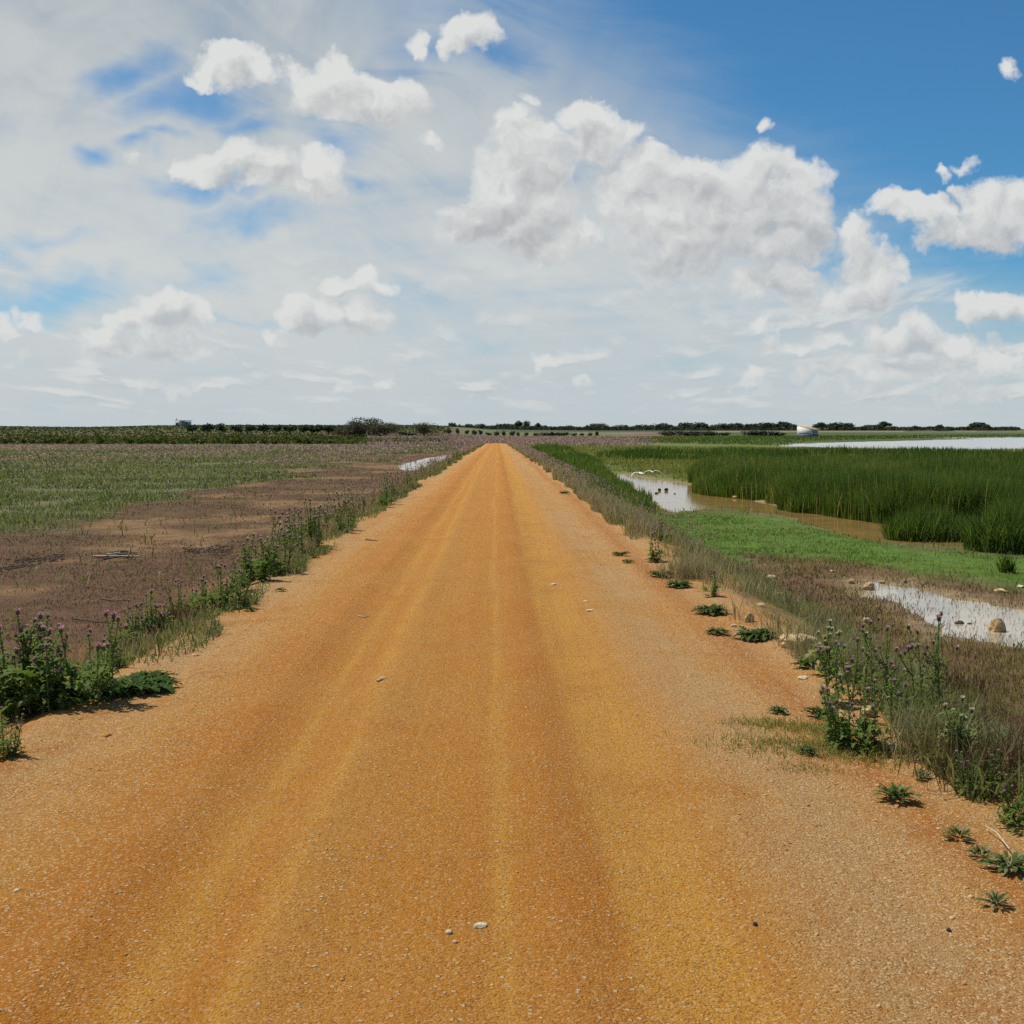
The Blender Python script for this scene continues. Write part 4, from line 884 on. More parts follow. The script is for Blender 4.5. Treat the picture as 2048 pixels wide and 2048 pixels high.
# ------------------------------------------------------------------ stones
M_PALE_ROCK = plain('limestone', (.50, .37, .19), .9, .3, 25)
M_TAN_ROCK = plain('ochre_stone', (.38, .25, .12), .9, .35, 30)
M_WHITE_ROCK = plain('white_stone', (.50, .41, .26), .9, .2, 40)
M_CLOD = plain('dark_clod', (.065, .04, .025), .95, .4, 40)
def rock_mesh(seed, flat=.7, rough=.35, sub=3):
    bm = bmesh.new(); bmesh.ops.create_icosphere(bm, subdivisions=sub, radius=1)
    rg = random.Random(seed); of = Vector((rg.uniform(0, 50), rg.uniform(0, 50), rg.uniform(0, 50)))
    cuts = [(Vector((rg.gauss(0, 1), rg.gauss(0, 1), rg.gauss(0, .8))).normalized(), rg.uniform(.62, .9)) for _ in range(9)]
    for v in bm.verts:
        d = v.co.normalized(); r = 1.0
        for n_, k in cuts:
            c = d.dot(n_)
            if c > .05: r = min(r, k / c)
        r *= 1 + rough * .35 * mnoise.noise(d * 1.7 + of) + rough * .25 * mnoise.noise(d * 4.5 + of)
        v.co = d * r; v.co.z *= flat
    me = bpy.data.meshes.new('rock'); bm.to_mesh(me); bm.free(); return me
ROCKS = {}
def rock(dx, dy, wpx, hpx, mat, label, cat='stone', seed=1, name='rock', sink=.25, group=None, z_=None, depth=.8):
    x, y, z = spot(dx, dy); w = wpx * KD * y / F; h = hpx * KD * y / F
    me = rock_mesh(seed, 1.0, .35, 3 if wpx > 18 else 2); me.materials.append(mat)
    if wpx <= 18:
        me.polygons.foreach_set('use_smooth', np.zeros(len(me.polygons), bool))
    o = link(name, me, loc=(x, y, (z if z_ is None else z_) + h * (.5 - sink)), rz=seed * 1.3, sc=(w / 1.75, w / 1.75 * depth, h / 1.6)); tag(o, label, cat, group); return o
rock(1880, 1196, 34, 31, M_TAN_ROCK, 'round ochre boulder standing in the shallow puddle', 'boulder', 3, sink=.08)
rock(1812, 1182, 20, 13, M_CLOD, 'dark low clod in the puddle left of the round boulder', 'clod', 5, 'clod', sink=.2)
rock(1830, 1183, 16, 10, M_CLOD, 'small dark clod touching the larger clod in the puddle', 'clod', 6, 'clod', sink=.2)
rock(1640, 1114, 27, 16, M_TAN_ROCK, 'pointed brown stone at the far left tip of the puddle', 'stone', 8, sink=.15)
rock(1664, 1100, 12, 7, M_TAN_ROCK, 'small tan stone behind the pointed brown stone', 'stone', 9)
rock(1606, 1101, 16, 9, M_TAN_ROCK, 'reddish brown stone left of the puddle tip', 'stone', 19)
rock(1636, 1174, 20, 12, M_PALE_ROCK, 'pale stone in the rust coloured growth left of the puddle', 'stone', 10)
rock(1571, 1078, 11, 4, M_WHITE_ROCK, 'flat white stone in dark grass above the puddle tip', 'stone', 11)
rock(1455, 1090, 18, 7, M_WHITE_ROCK, 'flat white stone on bare soil right of the verge', 'stone', 12)
rock(1470, 1126, 25, 11, M_TAN_ROCK, 'tan stone on the slope between verge and rust growth', 'stone', 13)
rock(1435, 1143, 18, 8, M_PALE_ROCK, 'buff stone on the bank above the widest rosette', 'stone', 14)
rock(1413, 1172, 20, 20, M_TAN_ROCK, 'upright ochre rock above the widest rosette', 'rock', 15)
rock(1384, 1182, 14, 7, M_WHITE_ROCK, 'white stone at the gravel edge beside the dark rosette', 'stone', 16)
rock(1510, 1222, 68, 30, M_PALE_ROCK, 'large flat yellow rock at the edge of the right gravel', 'rock', 17, depth=.7)
rock(1488, 1208, 40, 16, M_PALE_ROCK, 'flat yellow slab touching the large flat rock', 'rock', 18)
rock(1545, 1262, 24, 20, M_TAN_ROCK, 'orange rock behind the blue green rosette', 'rock', 20)
rock(1516, 1280, 20, 7, M_WHITE_ROCK, 'pale flat stone below the blue green rosette', 'stone', 21)
rock(1640, 1350, 30, 26, M_TAN_ROCK, 'ochre rock showing between two right verge thistles', 'rock', 22)
rock(1690, 1412, 30, 14, M_WHITE_ROCK, 'pale stone at the foot of the drooping dry grass', 'stone', 23)
rock(1712, 1395, 40, 20, M_TAN_ROCK, 'ochre rock under the drooping dry grass', 'rock', 24)
rock(1926, 1108, 16, 7, M_WHITE_ROCK, 'white stone at the right picture edge beyond the puddle', 'stone', 25)
rock(1890, 1117, 26, 8, M_PALE_ROCK, 'low pale stone by the tuft beyond the puddle', 'stone', 26)
rock(906, 1746, 26, 12, M_WHITE_ROCK, 'largest white pebble in the middle of the near track', 'stone', 27, sink=.35)
rock(847, 1758, 17, 11, M_WHITE_ROCK, 'round white pebble left of the largest white pebble', 'stone', 28, sink=.35)
rock(858, 1776, 12, 7, M_PALE_ROCK, 'dull pebble just below the round white pebble', 'stone', 29, sink=.35)
rock(720, 1281, 34, 5, M_TAN_ROCK, 'thin flat stone on the left half of the track', 'stone', 30, sink=.3, depth=.4)
rock(1045, 1103, 14, 4, M_WHITE_ROCK, 'flat pale stone on the right gravel level with dry weeds', 'stone', 31)
rock(1112, 1152, 18, 4, M_WHITE_ROCK, 'longer flat pale stone nearest on the right gravel', 'stone', 32)
rock(1106, 1135, 12, 4, M_WHITE_ROCK, 'short pale stone behind the longer flat pale one', 'stone', 33)
rock(1425, 1745, 11, 9, M_CLOD, 'dark brown pebble on the near right of the track', 'stone', 34)
rock(1790, 1755, 11, 8, M_CLOD, 'maroon pebble on the gravel left of the lowest rosette', 'stone', 35)
rock(62, 1290, 14, 22, M_PALE_ROCK, 'pale stone beneath the left foreground thistle bush', 'stone', 36)
# loose debris in the pool
for k, (dx, dy, w, h, lb) in enumerate([(1304, 884 + 12, 10, 7, 'brown driftwood lump in the pale pool, left of a pair'), (1317, 896, 10, 8, 'brown driftwood lump in the pale pool, right of a pair'), (1299, 902, 12, 4, 'flat dark debris below the pair of lumps in the pool'), (1246, 889, 8, 3, 'thin dark debris far left in the pale pool'),
                                        (1333, 903, 6, 3, 'small dark speck of debris right of the lumps in the pool'), (1390, 944, 18, 6, 'brown mud hummock where the pale pool meets the brown water')]):
    dx2, dy2 = dx - 60 if k < 5 else dx, dy + 34 if k < 5 else dy
    rock(dx2, dy2, w * (.75 if k < 5 else 1), h * (.7 if k < 5 else 1), M_TAN_ROCK if k > 4 else M_CLOD, lb, 'debris', 40 + k, 'debris', sink=.1, z_=-.845)

# grit and small pebbles strewn over the track: uncountable
def build_gravel():
    oct_v = np.array([(1, 0, 0), (-.9, .1, 0), (0, 1, .1), (.1, -1, 0), (0, .1, .75), (0, 0, -.6)])
    oct_f = np.array([(0, 2, 4), (2, 1, 4), (1, 3, 4), (3, 0, 4), (2, 0, 5), (1, 2, 5), (3, 1, 5), (0, 3, 5)])
    n0 = 66000
    y = np.exp(rng.uniform(math.log(2.3), math.log(30), n0)); s = rng.random(n0); s = np.where(rng.random(n0) < .55, .5 + np.sign(s - .5) * (np.abs(2 * s - 1) ** .45) * .54, s * 1.1 - .05)
    x = edge_l(y) + s * (edge_r(y) - edge_l(y))
    tr = np.exp(-((s - .30) / .07) ** 2) + np.exp(-((s - .67) / .07) ** 2); k = rng.random(n0) > tr * .75; k &= rng.random(n0) < .25 + .9 * sstep(.35, .6, fbm(x * 1.4, y * 1.4, 3)); x, y, s = x[k], y[k], s[k]; n = len(x)
    r = np.minimum(.0019 * (1 - rng.random(n)) ** -.36, .010) * (1 + .35 * np.maximum(0, np.abs(s - .5) * 2 - .5))
    r = np.where((np.abs(s - .5) > .36) & (rng.random(n) < .02), r * rng.uniform(1.6, 3.6, n), r)
    a = rng.uniform(0, 6.28, n); ca, sa = np.cos(a), np.sin(a)
    jit = 1 + .45 * (rng.random((n, 6, 1)) - .5)
    V = oct_v[None] * jit * (r[:, None, None] * np.stack([rng.uniform(.8, 1.5, n), rng.uniform(.7, 1.1, n), rng.uniform(.5, .9, n)], -1)[:, None, :])
    Vx = V[..., 0] * ca[:, None] - V[..., 1] * sa[:, None]; Vy = V[..., 0] * sa[:, None] + V[..., 1] * ca[:, None]
    z = road_z(x, y)
    V = np.stack([Vx + x[:, None], Vy + y[:, None], V[..., 2] + (z - r * .05)[:, None]], -1).reshape(-1, 3)
    f = (np.arange(n)[:, None, None] * 6 + oct_f[None]).reshape(-1, 3)
    m, t = new_mat('gravel_stone'); a_ = t.n('ShaderNodeAttribute', attribute_name='tint').outputs['Fac']
    finish(t, t.ramp(a_, [(0, (.22, .08, .022)), (.22, (.42, .19, .045)), (.6, (.52, .31, .11)), (.85, (.53, .36, .16)), (1, (.58, .45, .27))]), .9, spec=.2)
    tint = np.clip(rng.beta(1.6, 1.6, n), 0, 1) * np.where(y > 9, .8, 1)
    tag(link('track_gravel', np_mesh('track_gravel', V, [f], m, {'tint': np.repeat(tint, 6)})), kind='stuff')
build_gravel()

# ------------------------------------------------------------------ dead sticks
M_TWIG = plain('dead_twig', (.16, .11, .075), .9, .3, 30); M_TWIGP = plain('bleached_twig', (.50, .42, .31), .9, .2, 30); M_TWIGD = plain('dark_twig', (.055, .038, .028), .9, .3, 30)
def stick(pts, r, mat, label, name='stick', group=None, cat='stick'):
    c = [spot(*p[:2]) for p in pts]; base = Vector(c[0]); mb = MB()
    P = [Vector(q) - base + Vector((0, 0, r * .8 + (p[2] if len(p) > 2 else 0))) for p, q in zip(pts, c)]
    tube(mb, P, r, r * .5, 6); me = mb.mesh(name, mat, True); o = link(name, me, loc=base); tag(o, label, cat, group); return o
stick([(455, 1119), (472, 1114), (496, 1112)], .010, M_TWIGP, 'bleached stick lying at the left gravel edge')
stick([(676, 1162), (688, 1165), (697, 1161)], .006, M_TWIGP, 'pale bent twig on the left wheel track')
stick([(190, 1130), (215, 1134), (240, 1133)], .008, M_TWIG, 'brown twig on bare soil left of the second verge bush')
stick([(140, 1168), (180, 1174), (212, 1176)], .008, M_TWIGD, 'dark twig on bare soil behind the left thistle bush')
stick([(205, 1110), (225, 1115), (243, 1116)], .006, M_TWIG, 'thin brown twig farther out on the bare field')
stick([(1675, 1415), (1700, 1432), (1735, 1440)], .004, M_TWIG, 'thin twig under the pale stone on the right gravel')
stick([(1905, 1612, .02), (1880, 1585, .03), (1858, 1566, .02)], .003, M_TWIGP, 'bleached dead stalk leaning on the lower right bank')
stick([(690, 1018), (712, 1021)], .012, M_TWIG, 'short dark stick at the gravel edge of the left verge')
heap = link('brush_heap', None, loc=spot(235, 1052)); tag(heap, 'loose heap of bleached sticks on the bare left field', 'brush heap')
hz0 = Vector(heap.location)
for k, (a, b, mt) in enumerate([((176, 1053), (262, 1055), M_TWIGP), ((185, 1056), (255, 1049), M_TWIG), ((200, 1050), (262, 1047), M_TWIGP), ((195, 1059), (250, 1058), M_TWIGD), ((210, 1046), (258, 1052), M_TWIGD), ((240, 1056), (247, 1050), M_TWIG)]):
    A, B = Vector(spot(*a)), Vector(spot(*b)) if k < 5 else Vector(spot(247, 1055)) + Vector((0, 0, .10)); mb = MB(); mid = (A + B) / 2 + Vector((0, .1, .03 + .01 * k))
    tube(mb, [A - hz0 + Vector((0, 0, .03)), mid - hz0, B - hz0 + Vector((0, 0, .05))], .016, .008, 6); link('branch', mb.mesh('branch', mt, True), heap)
def clods():
    n = 420; t_ = rng.random(n)
    xs = np.concatenate([np.interp(t_[:240], [0, .4, 1], [0, 45, 120]), np.interp(t_[240:], [0, 1], [350, 440])]) + rng.normal(0, 4, n); ysd = np.concatenate([np.interp(t_[:240], [0, .4, 1], [1078, 1064, 1052]), np.interp(t_[240:], [0, 1], [1040, 1042])]) + rng.normal(0, 4.0, n)
    mb = MB(); rg = random.Random(3)
    for a, b in zip(xs, ysd):
        p = D(a, b, -.33); z = float(surf_z(np.array([p[0]]), np.array([p[1]]))[0]); r = rg.uniform(.010, .034)
        vs = [(p[0] + r * rg.uniform(.7, 1.3) * k[0] * 1.4, p[1] + r * rg.uniform(.7, 1.3) * k[1], z + r * .8 * k[2] * rg.uniform(.6, 1.2)) for k in ((1, 0, 0), (-1, 0, 0), (0, 1, 0), (0, -1, 0), (0, 0, 1), (0, 0, -.5))]
        mb.add(vs, [(0, 2, 4), (2, 1, 4), (1, 3, 4), (3, 0, 4), (2, 0, 5), (1, 2, 5), (3, 1, 5), (0, 3, 5)], .5)
    tag(link('field_debris', mb.mesh('field_debris', M_CLOD)), kind='stuff')
clods()

# ------------------------------------------------------------------ birds over the pool
M_BIRD_W = plain('white_plumage', (.72, .68, .60), .7, .08, 40); M_BIRD_B = plain('black_plumage', (.02, .02, .022), .6, .2, 40); M_WING = plain('grey_white_plumage', (.60, .52, .42), .7, .12, 40); M_BILL = plain('bird_bill', (.30, .10, .04), .5, .1, 40)
def bird(dx, dy, y, span, tilt, label, dark):
    z = zpix(dy * KD, y); e = link('bird', None, loc=(at_depth(dx * KD, y), y, z), rz=tilt); tag(e, label, 'bird', 'pair of birds flying over the pool')
    # body: rings along the flight axis (+Y, away from the viewer)
    prof = [(-.20, .012, .008), (-.15, .040, .022), (-.06, .058, .050), (.03, .056, .056), (.10, .036, .040), (.145, .024, .028), (.175, .030, .030), (.20, .022, .022), (.215, .008, .008)]
    k = 10; mb = MB(); vs = []
    for (yy, rx, rz_) in prof: vs += [(rx * math.cos(6.283 * j / k), yy, rz_ * math.sin(6.283 * j / k) + (.02 if yy > .13 else 0)) for j in range(k)]
    nf = [(i * k + j, i * k + (j + 1) % k, (i + 1) * k + (j + 1) % k, (i + 1) * k + j) for i in range(len(prof) - 1) for j in range(k)]
    mb.add(vs, nf + [tuple(range(k))[::-1][:4], ], .5); body = link('body', mb.mesh('body', M_BIRD_W, True), e)
    if dark:
        pb = MB(); vs = []
        for (yy, rx, rz_) in prof[1:6]: vs += [(rx * 1.04 * math.cos(a), yy, rz_ * 1.05 * math.sin(a) + .002) for a in np.linspace(.9, 2.24, 5)]
        pb.add(vs, [(i * 5 + j, i * 5 + j + 1, i * 5 + j + 6, i * 5 + j + 5) for i in range(4) for j in range(4)], .5); link('dark_back', pb.mesh('dark_back', M_BIRD_B, True), e)
        hb = MB(); vs = []
        for (yy, rx, rz_) in prof[5:]: vs += [(rx * 1.08 * math.cos(6.283 * j / k), yy, rz_ * 1.08 * math.sin(6.283 * j / k) + .022) for j in range(k)]
        hb.add(vs, [(i * k + j, i * k + (j + 1) % k, (i + 1) * k + (j + 1) % k, (i + 1) * k + j) for i in range(3) for j in range(k)], .5); link('head', hb.mesh('head', M_BIRD_B, True), e)
    bl = MB(); tube(bl, [Vector((0, .21, .02)), Vector((0, .26, .012))], .008, .002, 5); link('bill', bl.mesh('bill', M_BILL, True), e)
    tl = MB(); tl.add([(-.03, -.15, .002), (.03, -.15, .002), (.055, -.27, -.004), (-.055, -.27, -.004), (-.03, -.15, .012), (.03, -.15, .012), (.055, -.27, .002), (-.055, -.27, .002)], [(0, 3, 2, 1), (4, 5, 6, 7), (0, 1, 5, 4), (1, 2, 6, 5), (2, 3, 7, 6), (3, 0, 4, 7)], .5); link('tail', tl.mesh('tail', M_BIRD_W), e)
    for sg in (-1, 1):
        wb = MB(); top = []; bot = []
        for s in np.linspace(0, 1, 7):
            x = sg * (.04 + s * span / 2); ch = .135 * (1 - .80 * s ** 1.6); zz = .03 + .10 * math.sin(s * 1.3) - .30 * s ** 1.8 * (span / .8); yc = .03 + .05 * math.sin(s * 3) - .10 * s * s
            top += [(x, yc + ch * .45, zz), (x, yc, zz + .012 * (1 - s)), (x, yc - ch * .55, zz - .006)]; bot += [(x, yc + ch * .45, zz - .006), (x, yc, zz - .008), (x, yc - ch * .55, zz - .012)]
        n = len(top); vs = top + bot; f = []
        for i in range(6):
            for j in range(2):
                q = (i * 3 + j, (i + 1) * 3 + j, (i + 1) * 3 + j + 1, i * 3 + j + 1); f.append(q); f.append(tuple(n + t_ for t_ in q[::-1]))
            f.append((i * 3, n + i * 3, n + (i + 1) * 3, (i + 1) * 3)); f.append((i * 3 + 2, (i + 1) * 3 + 2, n + (i + 1) * 3 + 2, n + i * 3 + 2))
        f.append((18, n + 18, n + 19, 19)); f.append((19, n + 19, n + 20, 20)); wb.add(vs, f, .5); link('wing', wb.mesh('wing', M_WING, True), e)
bird(1232, 890, 40, .80, -.15, 'black headed white bird gliding over the pool, the right one', True)
bird(1208, 893.5, 38.5, .62, .35, 'pale brownish winged bird banking over the pool, the left one', False)

# ------------------------------------------------------------------ trees and bushes far off
M_OAK = foliage('oak_foliage', [(0, (.030, .046, .026)), (.5, (.055, .078, .040)), (1, (.11, .125, .07))], .2)
M_OLIVE = foliage('olive_foliage', [(0, (.060, .078, .048)), (.5, (.095, .112, .068)), (1, (.15, .16, .11))], .2)
M_TAM = foliage('tamarisk_foliage', [(0, (.055, .060, .030)), (.5, (.095, .095, .050)), (1, (.16, .14, .08))], .25)
M_ORCH = foliage('orchard_foliage', [(0, (.028, .055, .024)), (.5, (.048, .088, .034)), (1, (.09, .13, .05))], .25)
M_BARK = plain('bark', (.09, .065, .045), .95, .3, 6)
def crown_mesh(seed, lobes, n, mat, leaf, flat=.75, base=.25):
    """leaf clumps through a few uneven lobes; about 1 unit high, 1 unit wide"""
    rg = np.random.default_rng(seed); V = []; F4 = []; T = []
    ls = [(rg.uniform(-.27, .27), rg.uniform(-.27, .27), base + .22 + rg.uniform(-.05, .30), rg.uniform(.17, .29)) for _ in range(lobes)]
    per = n // lobes
    for (cx, cy_, cz, r) in ls:
        d = rg.normal(size=(per, 3)); d /= np.linalg.norm(d, axis=1)[:, None]; rr = r * (rg.random(per) ** .33) * (1 + .10 * np.clip(rg.normal(size=per), -1, 1.2))
        p = d * rr[:, None]; p[:, 2] *= flat; p += (cx, cy_, cz)
        p[:, 2] = np.minimum(p[:, 2], .98 + .02 * rg.random(per)); p[:, 2] = np.maximum(p[:, 2], base * .55)
        a = rg.normal(size=(per, 3)); a /= np.linalg.norm(a, axis=1)[:, None]; b = np.cross(a, rg.normal(size=(per, 3))); b /= np.linalg.norm(b, axis=1)[:, None]
        s = leaf * rg.uniform(.6, 1.3, per)[:, None]
        k0 = len(V) * 0 + sum(len(v) for v in V); V.append(np.stack([p - a * s, p - b * s * .7, p + a * s, p + b * s * .7], 1).reshape(-1, 3)); F4.append(k0 + np.arange(per * 4).reshape(-1, 4)); T.append(np.repeat(np.clip(rg.normal(.45, .22, per), 0, 1), 4))
    V = [np.concatenate(V)]; q = V[0]; q[:, 2] *= 1.0 / np.percentile(q[:, 2], 99.3); q[:, :2] *= .5 / np.percentile(np.abs(q[:, :2]), 98.5)
    return np_mesh('crown', np.concatenate(V), [np.concatenate(F4)], mat, {'tint': np.concatenate(T)})
def trunk_mesh(seed, h, r, limbs=4):
    rg = random.Random(seed); mb = MB(); p = [Vector((0, 0, -.05)), Vector((rg.uniform(-.02, .02), 0, h * .5)), Vector((rg.uniform(-.05, .05), rg.uniform(-.05, .05), h))]
    tube(mb, p, r, r * .6, 7)
    for q in range(limbs):
        a = q * 6.283 / limbs + rg.uniform(-.5, .5); tube(mb, [p[1].lerp(p[2], rg.uniform(.4, 1)), Vector((.12 * math.cos(a), .12 * math.sin(a), h + .15)), Vector((.26 * math.cos(a), .26 * math.sin(a), h + rg.uniform(.25, .4)))], r * .5, r * .15, 5)
    return mb.mesh('trunk', M_BARK, True)
TP = {'oak': [(crown_mesh(s, 12, 1300, M_OAK, .055, .95, .0), trunk_mesh(s, .28, .035)) for s in (1, 2, 3, 4)],
      'olive': [(crown_mesh(s, 12, 1300, M_OLIVE, .055, .95, .0), trunk_mesh(s, .24, .04)) for s in (5, 6, 7)],
      'pine': [(crown_mesh(s, 10, 1200, M_OAK, .05, .75, .22), trunk_mesh(s, .48, .03)) for s in (8, 9)],
      'orch': [(crown_mesh(s, 7, 700, M_ORCH, .06, .85, .22), trunk_mesh(s, .30, .035)) for s in (10, 11, 12)],
      'tam': [(crown_mesh(s, 16, 3600, M_TAM, .020, .95, .02), trunk_mesh(s, .2, .03, 6)) for s in (13, 14, 15)],
      'bush': [(crown_mesh(s, 8, 700, M_OAK, .055, .9, .02), trunk_mesh(s, .15, .03)) for s in (16, 17)]}
def tree(kind, name, px, y, wid, hgt, label, cat='tree', group=None, zb=None, dz=0):
    x = at_depth(px, y); z = float(ground_z(np.array([x]), np.array([y]))[0]) if zb is None else zb
    cr, tr = random.choice(TP[kind]); e = link(name, None, loc=(x, y, z + dz), rz=random.uniform(0, 6.28), sc=(wid, wid, hgt)); tag(e, label, cat, group)
    c = link('crown', cr, e); link('trunk', tr, e); return e
def px_h(top_py, y, x_px):
    x = at_depth(x_px, y); z = float(ground_z(np.array([x]), np.array([y]))[0]); return zpix(top_py, y) - z
FAR = []
for org, lst in ((900, [(30, 230, 75), (100, 250, 55), (150, 262, 45), (235, 245, 75), (300, 262, 65), (395, 243, 95), (480, 265, 65), (570, 262, 80), (640, 242, 55), (700, 242, 100), (760, 242, 65), (810, 248, 28), (890, 208, 95), (985, 206, 62), (1060, 268, 80), (1125, 232, 60), (1210, 262, 90), (1290, 280, 60), (1430, 272, 80), (1540, 265, 100), (1620, 280, 55), (1770, 260, 48), (1900, 238, 150)]),
                 (1180, [(195, 262, 75), (310, 275, 95), (430, 258, 140), (545, 275, 65), (615, 258, 85), (745, 255, 125), (900, 245, 120), (950, 235, 90), (1010, 252, 80), (1100, 270, 80), (1230, 228, 145), (1340, 262, 70), (1420, 228, 165), (1500, 270, 70), (1620, 255, 110), (1720, 240, 125), (1830, 242, 140), (1910, 238, 80)]),
                 (1460, [(110, 235, 95), (230, 245, 75), (320, 240, 95), (440, 228, 150), (540, 234, 160), (680, 218, 155), (815, 252, 100), (1150, 226, 130), (1290, 240, 130), (1370, 228, 150), (1470, 232, 150), (1530, 250, 90), (1590, 280, 55), (1740, 275, 150), (1850, 256, 170)]),
                 (1748, [(40, 258, 100), (135, 213, 118), (235, 272, 105), (525, 266, 62), (585, 282, 55), (720, 275, 95), (850, 255, 78), (955, 277, 58), (1140, 280, 85), (1215, 276, 40), (1290, 228, 110), (1370, 224, 125), (1455, 253, 64), (1520, 285, 45), (1650, 280, 62), (1690, 282, 38), (1765, 276, 42), (1860, 286, 40)])):
    for zx, zy, zw in lst: FAR.append((org + zx / 6.44, 810 + zy / 6.44, zw / 6.44))
for k, (nx, ny, nw) in enumerate(FAR):
    y = 690 + 25 * math.sin(k * 2.1); px = nx / 2; wid = nw / 2 * y / F * 1.4; dark = nx > 1460 or k % 3 == 0
    hh = px_h(ny / 2, y, px)
    where = [w_ for lim, w_ in ((960, 'above the left edge of the track end'), (1020, 'straight beyond the track end'), (1090, 'just right of the track end'), (1230, 'above the purple meadow'), (1330, 'above the dark verge reeds'), (1440, 'above the small bushes of the far field'), (1590, 'left of the white shed'), (1700, 'just right of the white shed'), (1800, 'above the lake tip'), (1930, 'above the middle of the lake'), (9999, 'above the lake at the right edge')) if nx < lim][0]
    lab = '%s %s skyline tree %s' % ('dark' if dark else 'grey green', 'broad' if nw > 17 else ('small round' if nw < 11 else 'rounded'), where)
    tree('pine' if zw and (nw > 14 and nx > 1650 and k % 2) else ('oak' if dark else 'olive'), 'skyline_tree', px, y, wid, hh, lab, 'tree', 'trees along the far skyline')
for k, (zx, zy) in enumerate([(352, 250), (545, 240), (720, 238), (910, 250), (1100, 250), (1270, 250), (1445, 258), (1600, 258), (1790, 258), (1890, 262), (1960, 258), (2105, 262), (2235, 262)]):
    px = (330 + zx / 6.44) / 2; y = 350.0
    tree('orch', 'orchard_tree', px, y, (125 if k < 6 else 150) / 6.44 / 2 * y / F * 1.2, px_h((810 + zy / 6.44) / 2, y, px), 'round dark orchard tree in the row left of the big bush' if k else 'first orchard tree of the row, just right of the white hut', 'tree', 'orchard row on the left rise')
for px, y, w, tp, lab in [(355, 318, 7.5, 421.5, 'leftmost part of the big olive brown bush clump'), (369, 322, 9.0, 418.0, 'tallest feathery bush of the clump left of the track'), (386, 318, 8.5, 422.5, 'dense bush at the right of the feathery clump'), (345, 322, 5, 426, 'low bush at the left foot of the feathery clump'), (424, 312, 5.6, 422.8, 'separate rounded bush between clump and track end')]:
    tree('tam', 'feathery_bush', px, y, w * 1.08, px_h(tp, y, px), lab, 'bush', 'feathery bushes left of the track end')
for px, y, w, tp in [(408, 320, 4, 432), (554, 380, 9, 432.5), (671, 400, 7.4, 430.5), (689, 400, 6, 431.6), (698, 400, 5.6, 431), (711, 400, 6.2, 431), (724, 400, 4, 432.5), (752, 400, 7, 430.5), (765, 400, 8, 430.5), (776, 400, 6, 432), (910, 590, 7, 430.8), (930, 590, 14, 431), (960, 590, 12, 431.4), (990, 590, 10, 431), (1012, 590, 12, 431.2), (945, 595, 8, 430.6)]:
    tree('bush', 'field_bush', px, y, w * 1.1, px_h(tp, y, px), 'dark green bush in the far field before the tree line' if px < 800 else 'low dark bush on the far shore beyond the lake', 'bush', 'bushes in the far fields')
x, y = fan(9000, 655, 720, -.09, .42); k_ = fbm(x * .012, y * 0 + 3, 3) > .40; x, y = x[k_], y[k_]; n = len(x)
cover('far_scrub', sit(x, y), rng.uniform(.5, 2.4, n), rng.uniform(.8, 2.2, n), rng.uniform(.05, .4, n), rng.random(n), M_OAK)
# vines on the left rise: the nearest rows singly, the rest as one mass
VINE = [crown_mesh(s, 5, 70, foliage('vine_leaf', [(0, (.045, .070, .015)), (.5, (.085, .110, .022)), (1, (.17, .17, .04))], .4) if s == 20 else bpy.data.materials['vine_leaf'], .12, .7, .05) for s in (20, 21, 22)]
def vines():
    k = 0
    for row, y in enumerate(np.linspace(176, 236, 9)):
        for px in np.linspace(6, 330, 30):
            p = px + random.uniform(-4, 4) + row * 3; x = at_depth(p, y)
            yy = y + random.uniform(-2, 2); z = float(ground_z(np.array([x]), np.array([yy]))[0])
            o = link('grape_vine', VINE[k % 3], loc=(x, yy, z), rz=random.uniform(0, 6), sc=(random.uniform(1.2, 2.0), random.uniform(1.2, 2.0), random.uniform(.7, 1.15))); k += 1
            tag(o, 'yellow green vine in the near rows of the left vineyard', 'vine', 'vines in the near vineyard rows')
    x, y = fan(30000, 176, 560, -.64, -.03); k_ = (rng.random(len(x)) < .8) & (512 + F * x / y < 450); x, y = x[k_], y[k_]; y = np.where(y > 240, np.round(y / 9) * 9 + rng.normal(0, .6, len(y)), y); n = len(x)
    cover('vineyard_rows', sit(x, y), np.where(y > 250, rng.uniform(.2, .5, n), rng.uniform(.3, .8, n)), thick(y, .4, .0016), rng.uniform(.2, .9, n), np.clip(rng.normal(.4, .2, n) - .25 * (y > 300), 0, 1), bpy.data.materials['vine_leaf'])
vines()
for k, px in enumerate(np.linspace(450, 596, 20)):
    tree('bush', 'field_bush', px + random.uniform(-2, 2), 372, random.uniform(1.2, 2.2), random.uniform(1.0, 1.7), 'small shrub in the green strip beyond the track end', 'bush', 'small shrubs beyond the track end')

# ------------------------------------------------------------------ buildings
M_WALL = plain('whitewash', (.74, .71, .64), .9, .02, .6); M_BLUE = plain('blue_plinth_paint', (.11, .12, .24), .85, .15, 3); M_TILE = plain('roof_tile', (.46, .33, .24), .9, .2, 4); M_DARK = plain('dark_opening', (.03, .03, .035), .5, .2, 4); M_TIMB = plain('timber', (.16, .10, .06), .9, .2, 6); M_GLASS, tg = new_mat('window_glass'); finish(tg, (.05, .06, .07), .08, spec=.5)
def box(mb, x0, x1, y0, y1, z0, z1):
    v = [(x, y, z) for z in (z0, z1) for y in (y0, y1) for x in (x0, x1)]
    mb.add(v, [(0, 2, 3, 1), (4, 5, 7, 6), (0, 1, 5, 4), (2, 6, 7, 3), (0, 4, 6, 2), (1, 3, 7, 5)], .5)
def bx(name, parent, mat, *b):
    mb = MB(); box(mb, *b); return link(name, mb.mesh(name, mat), parent)
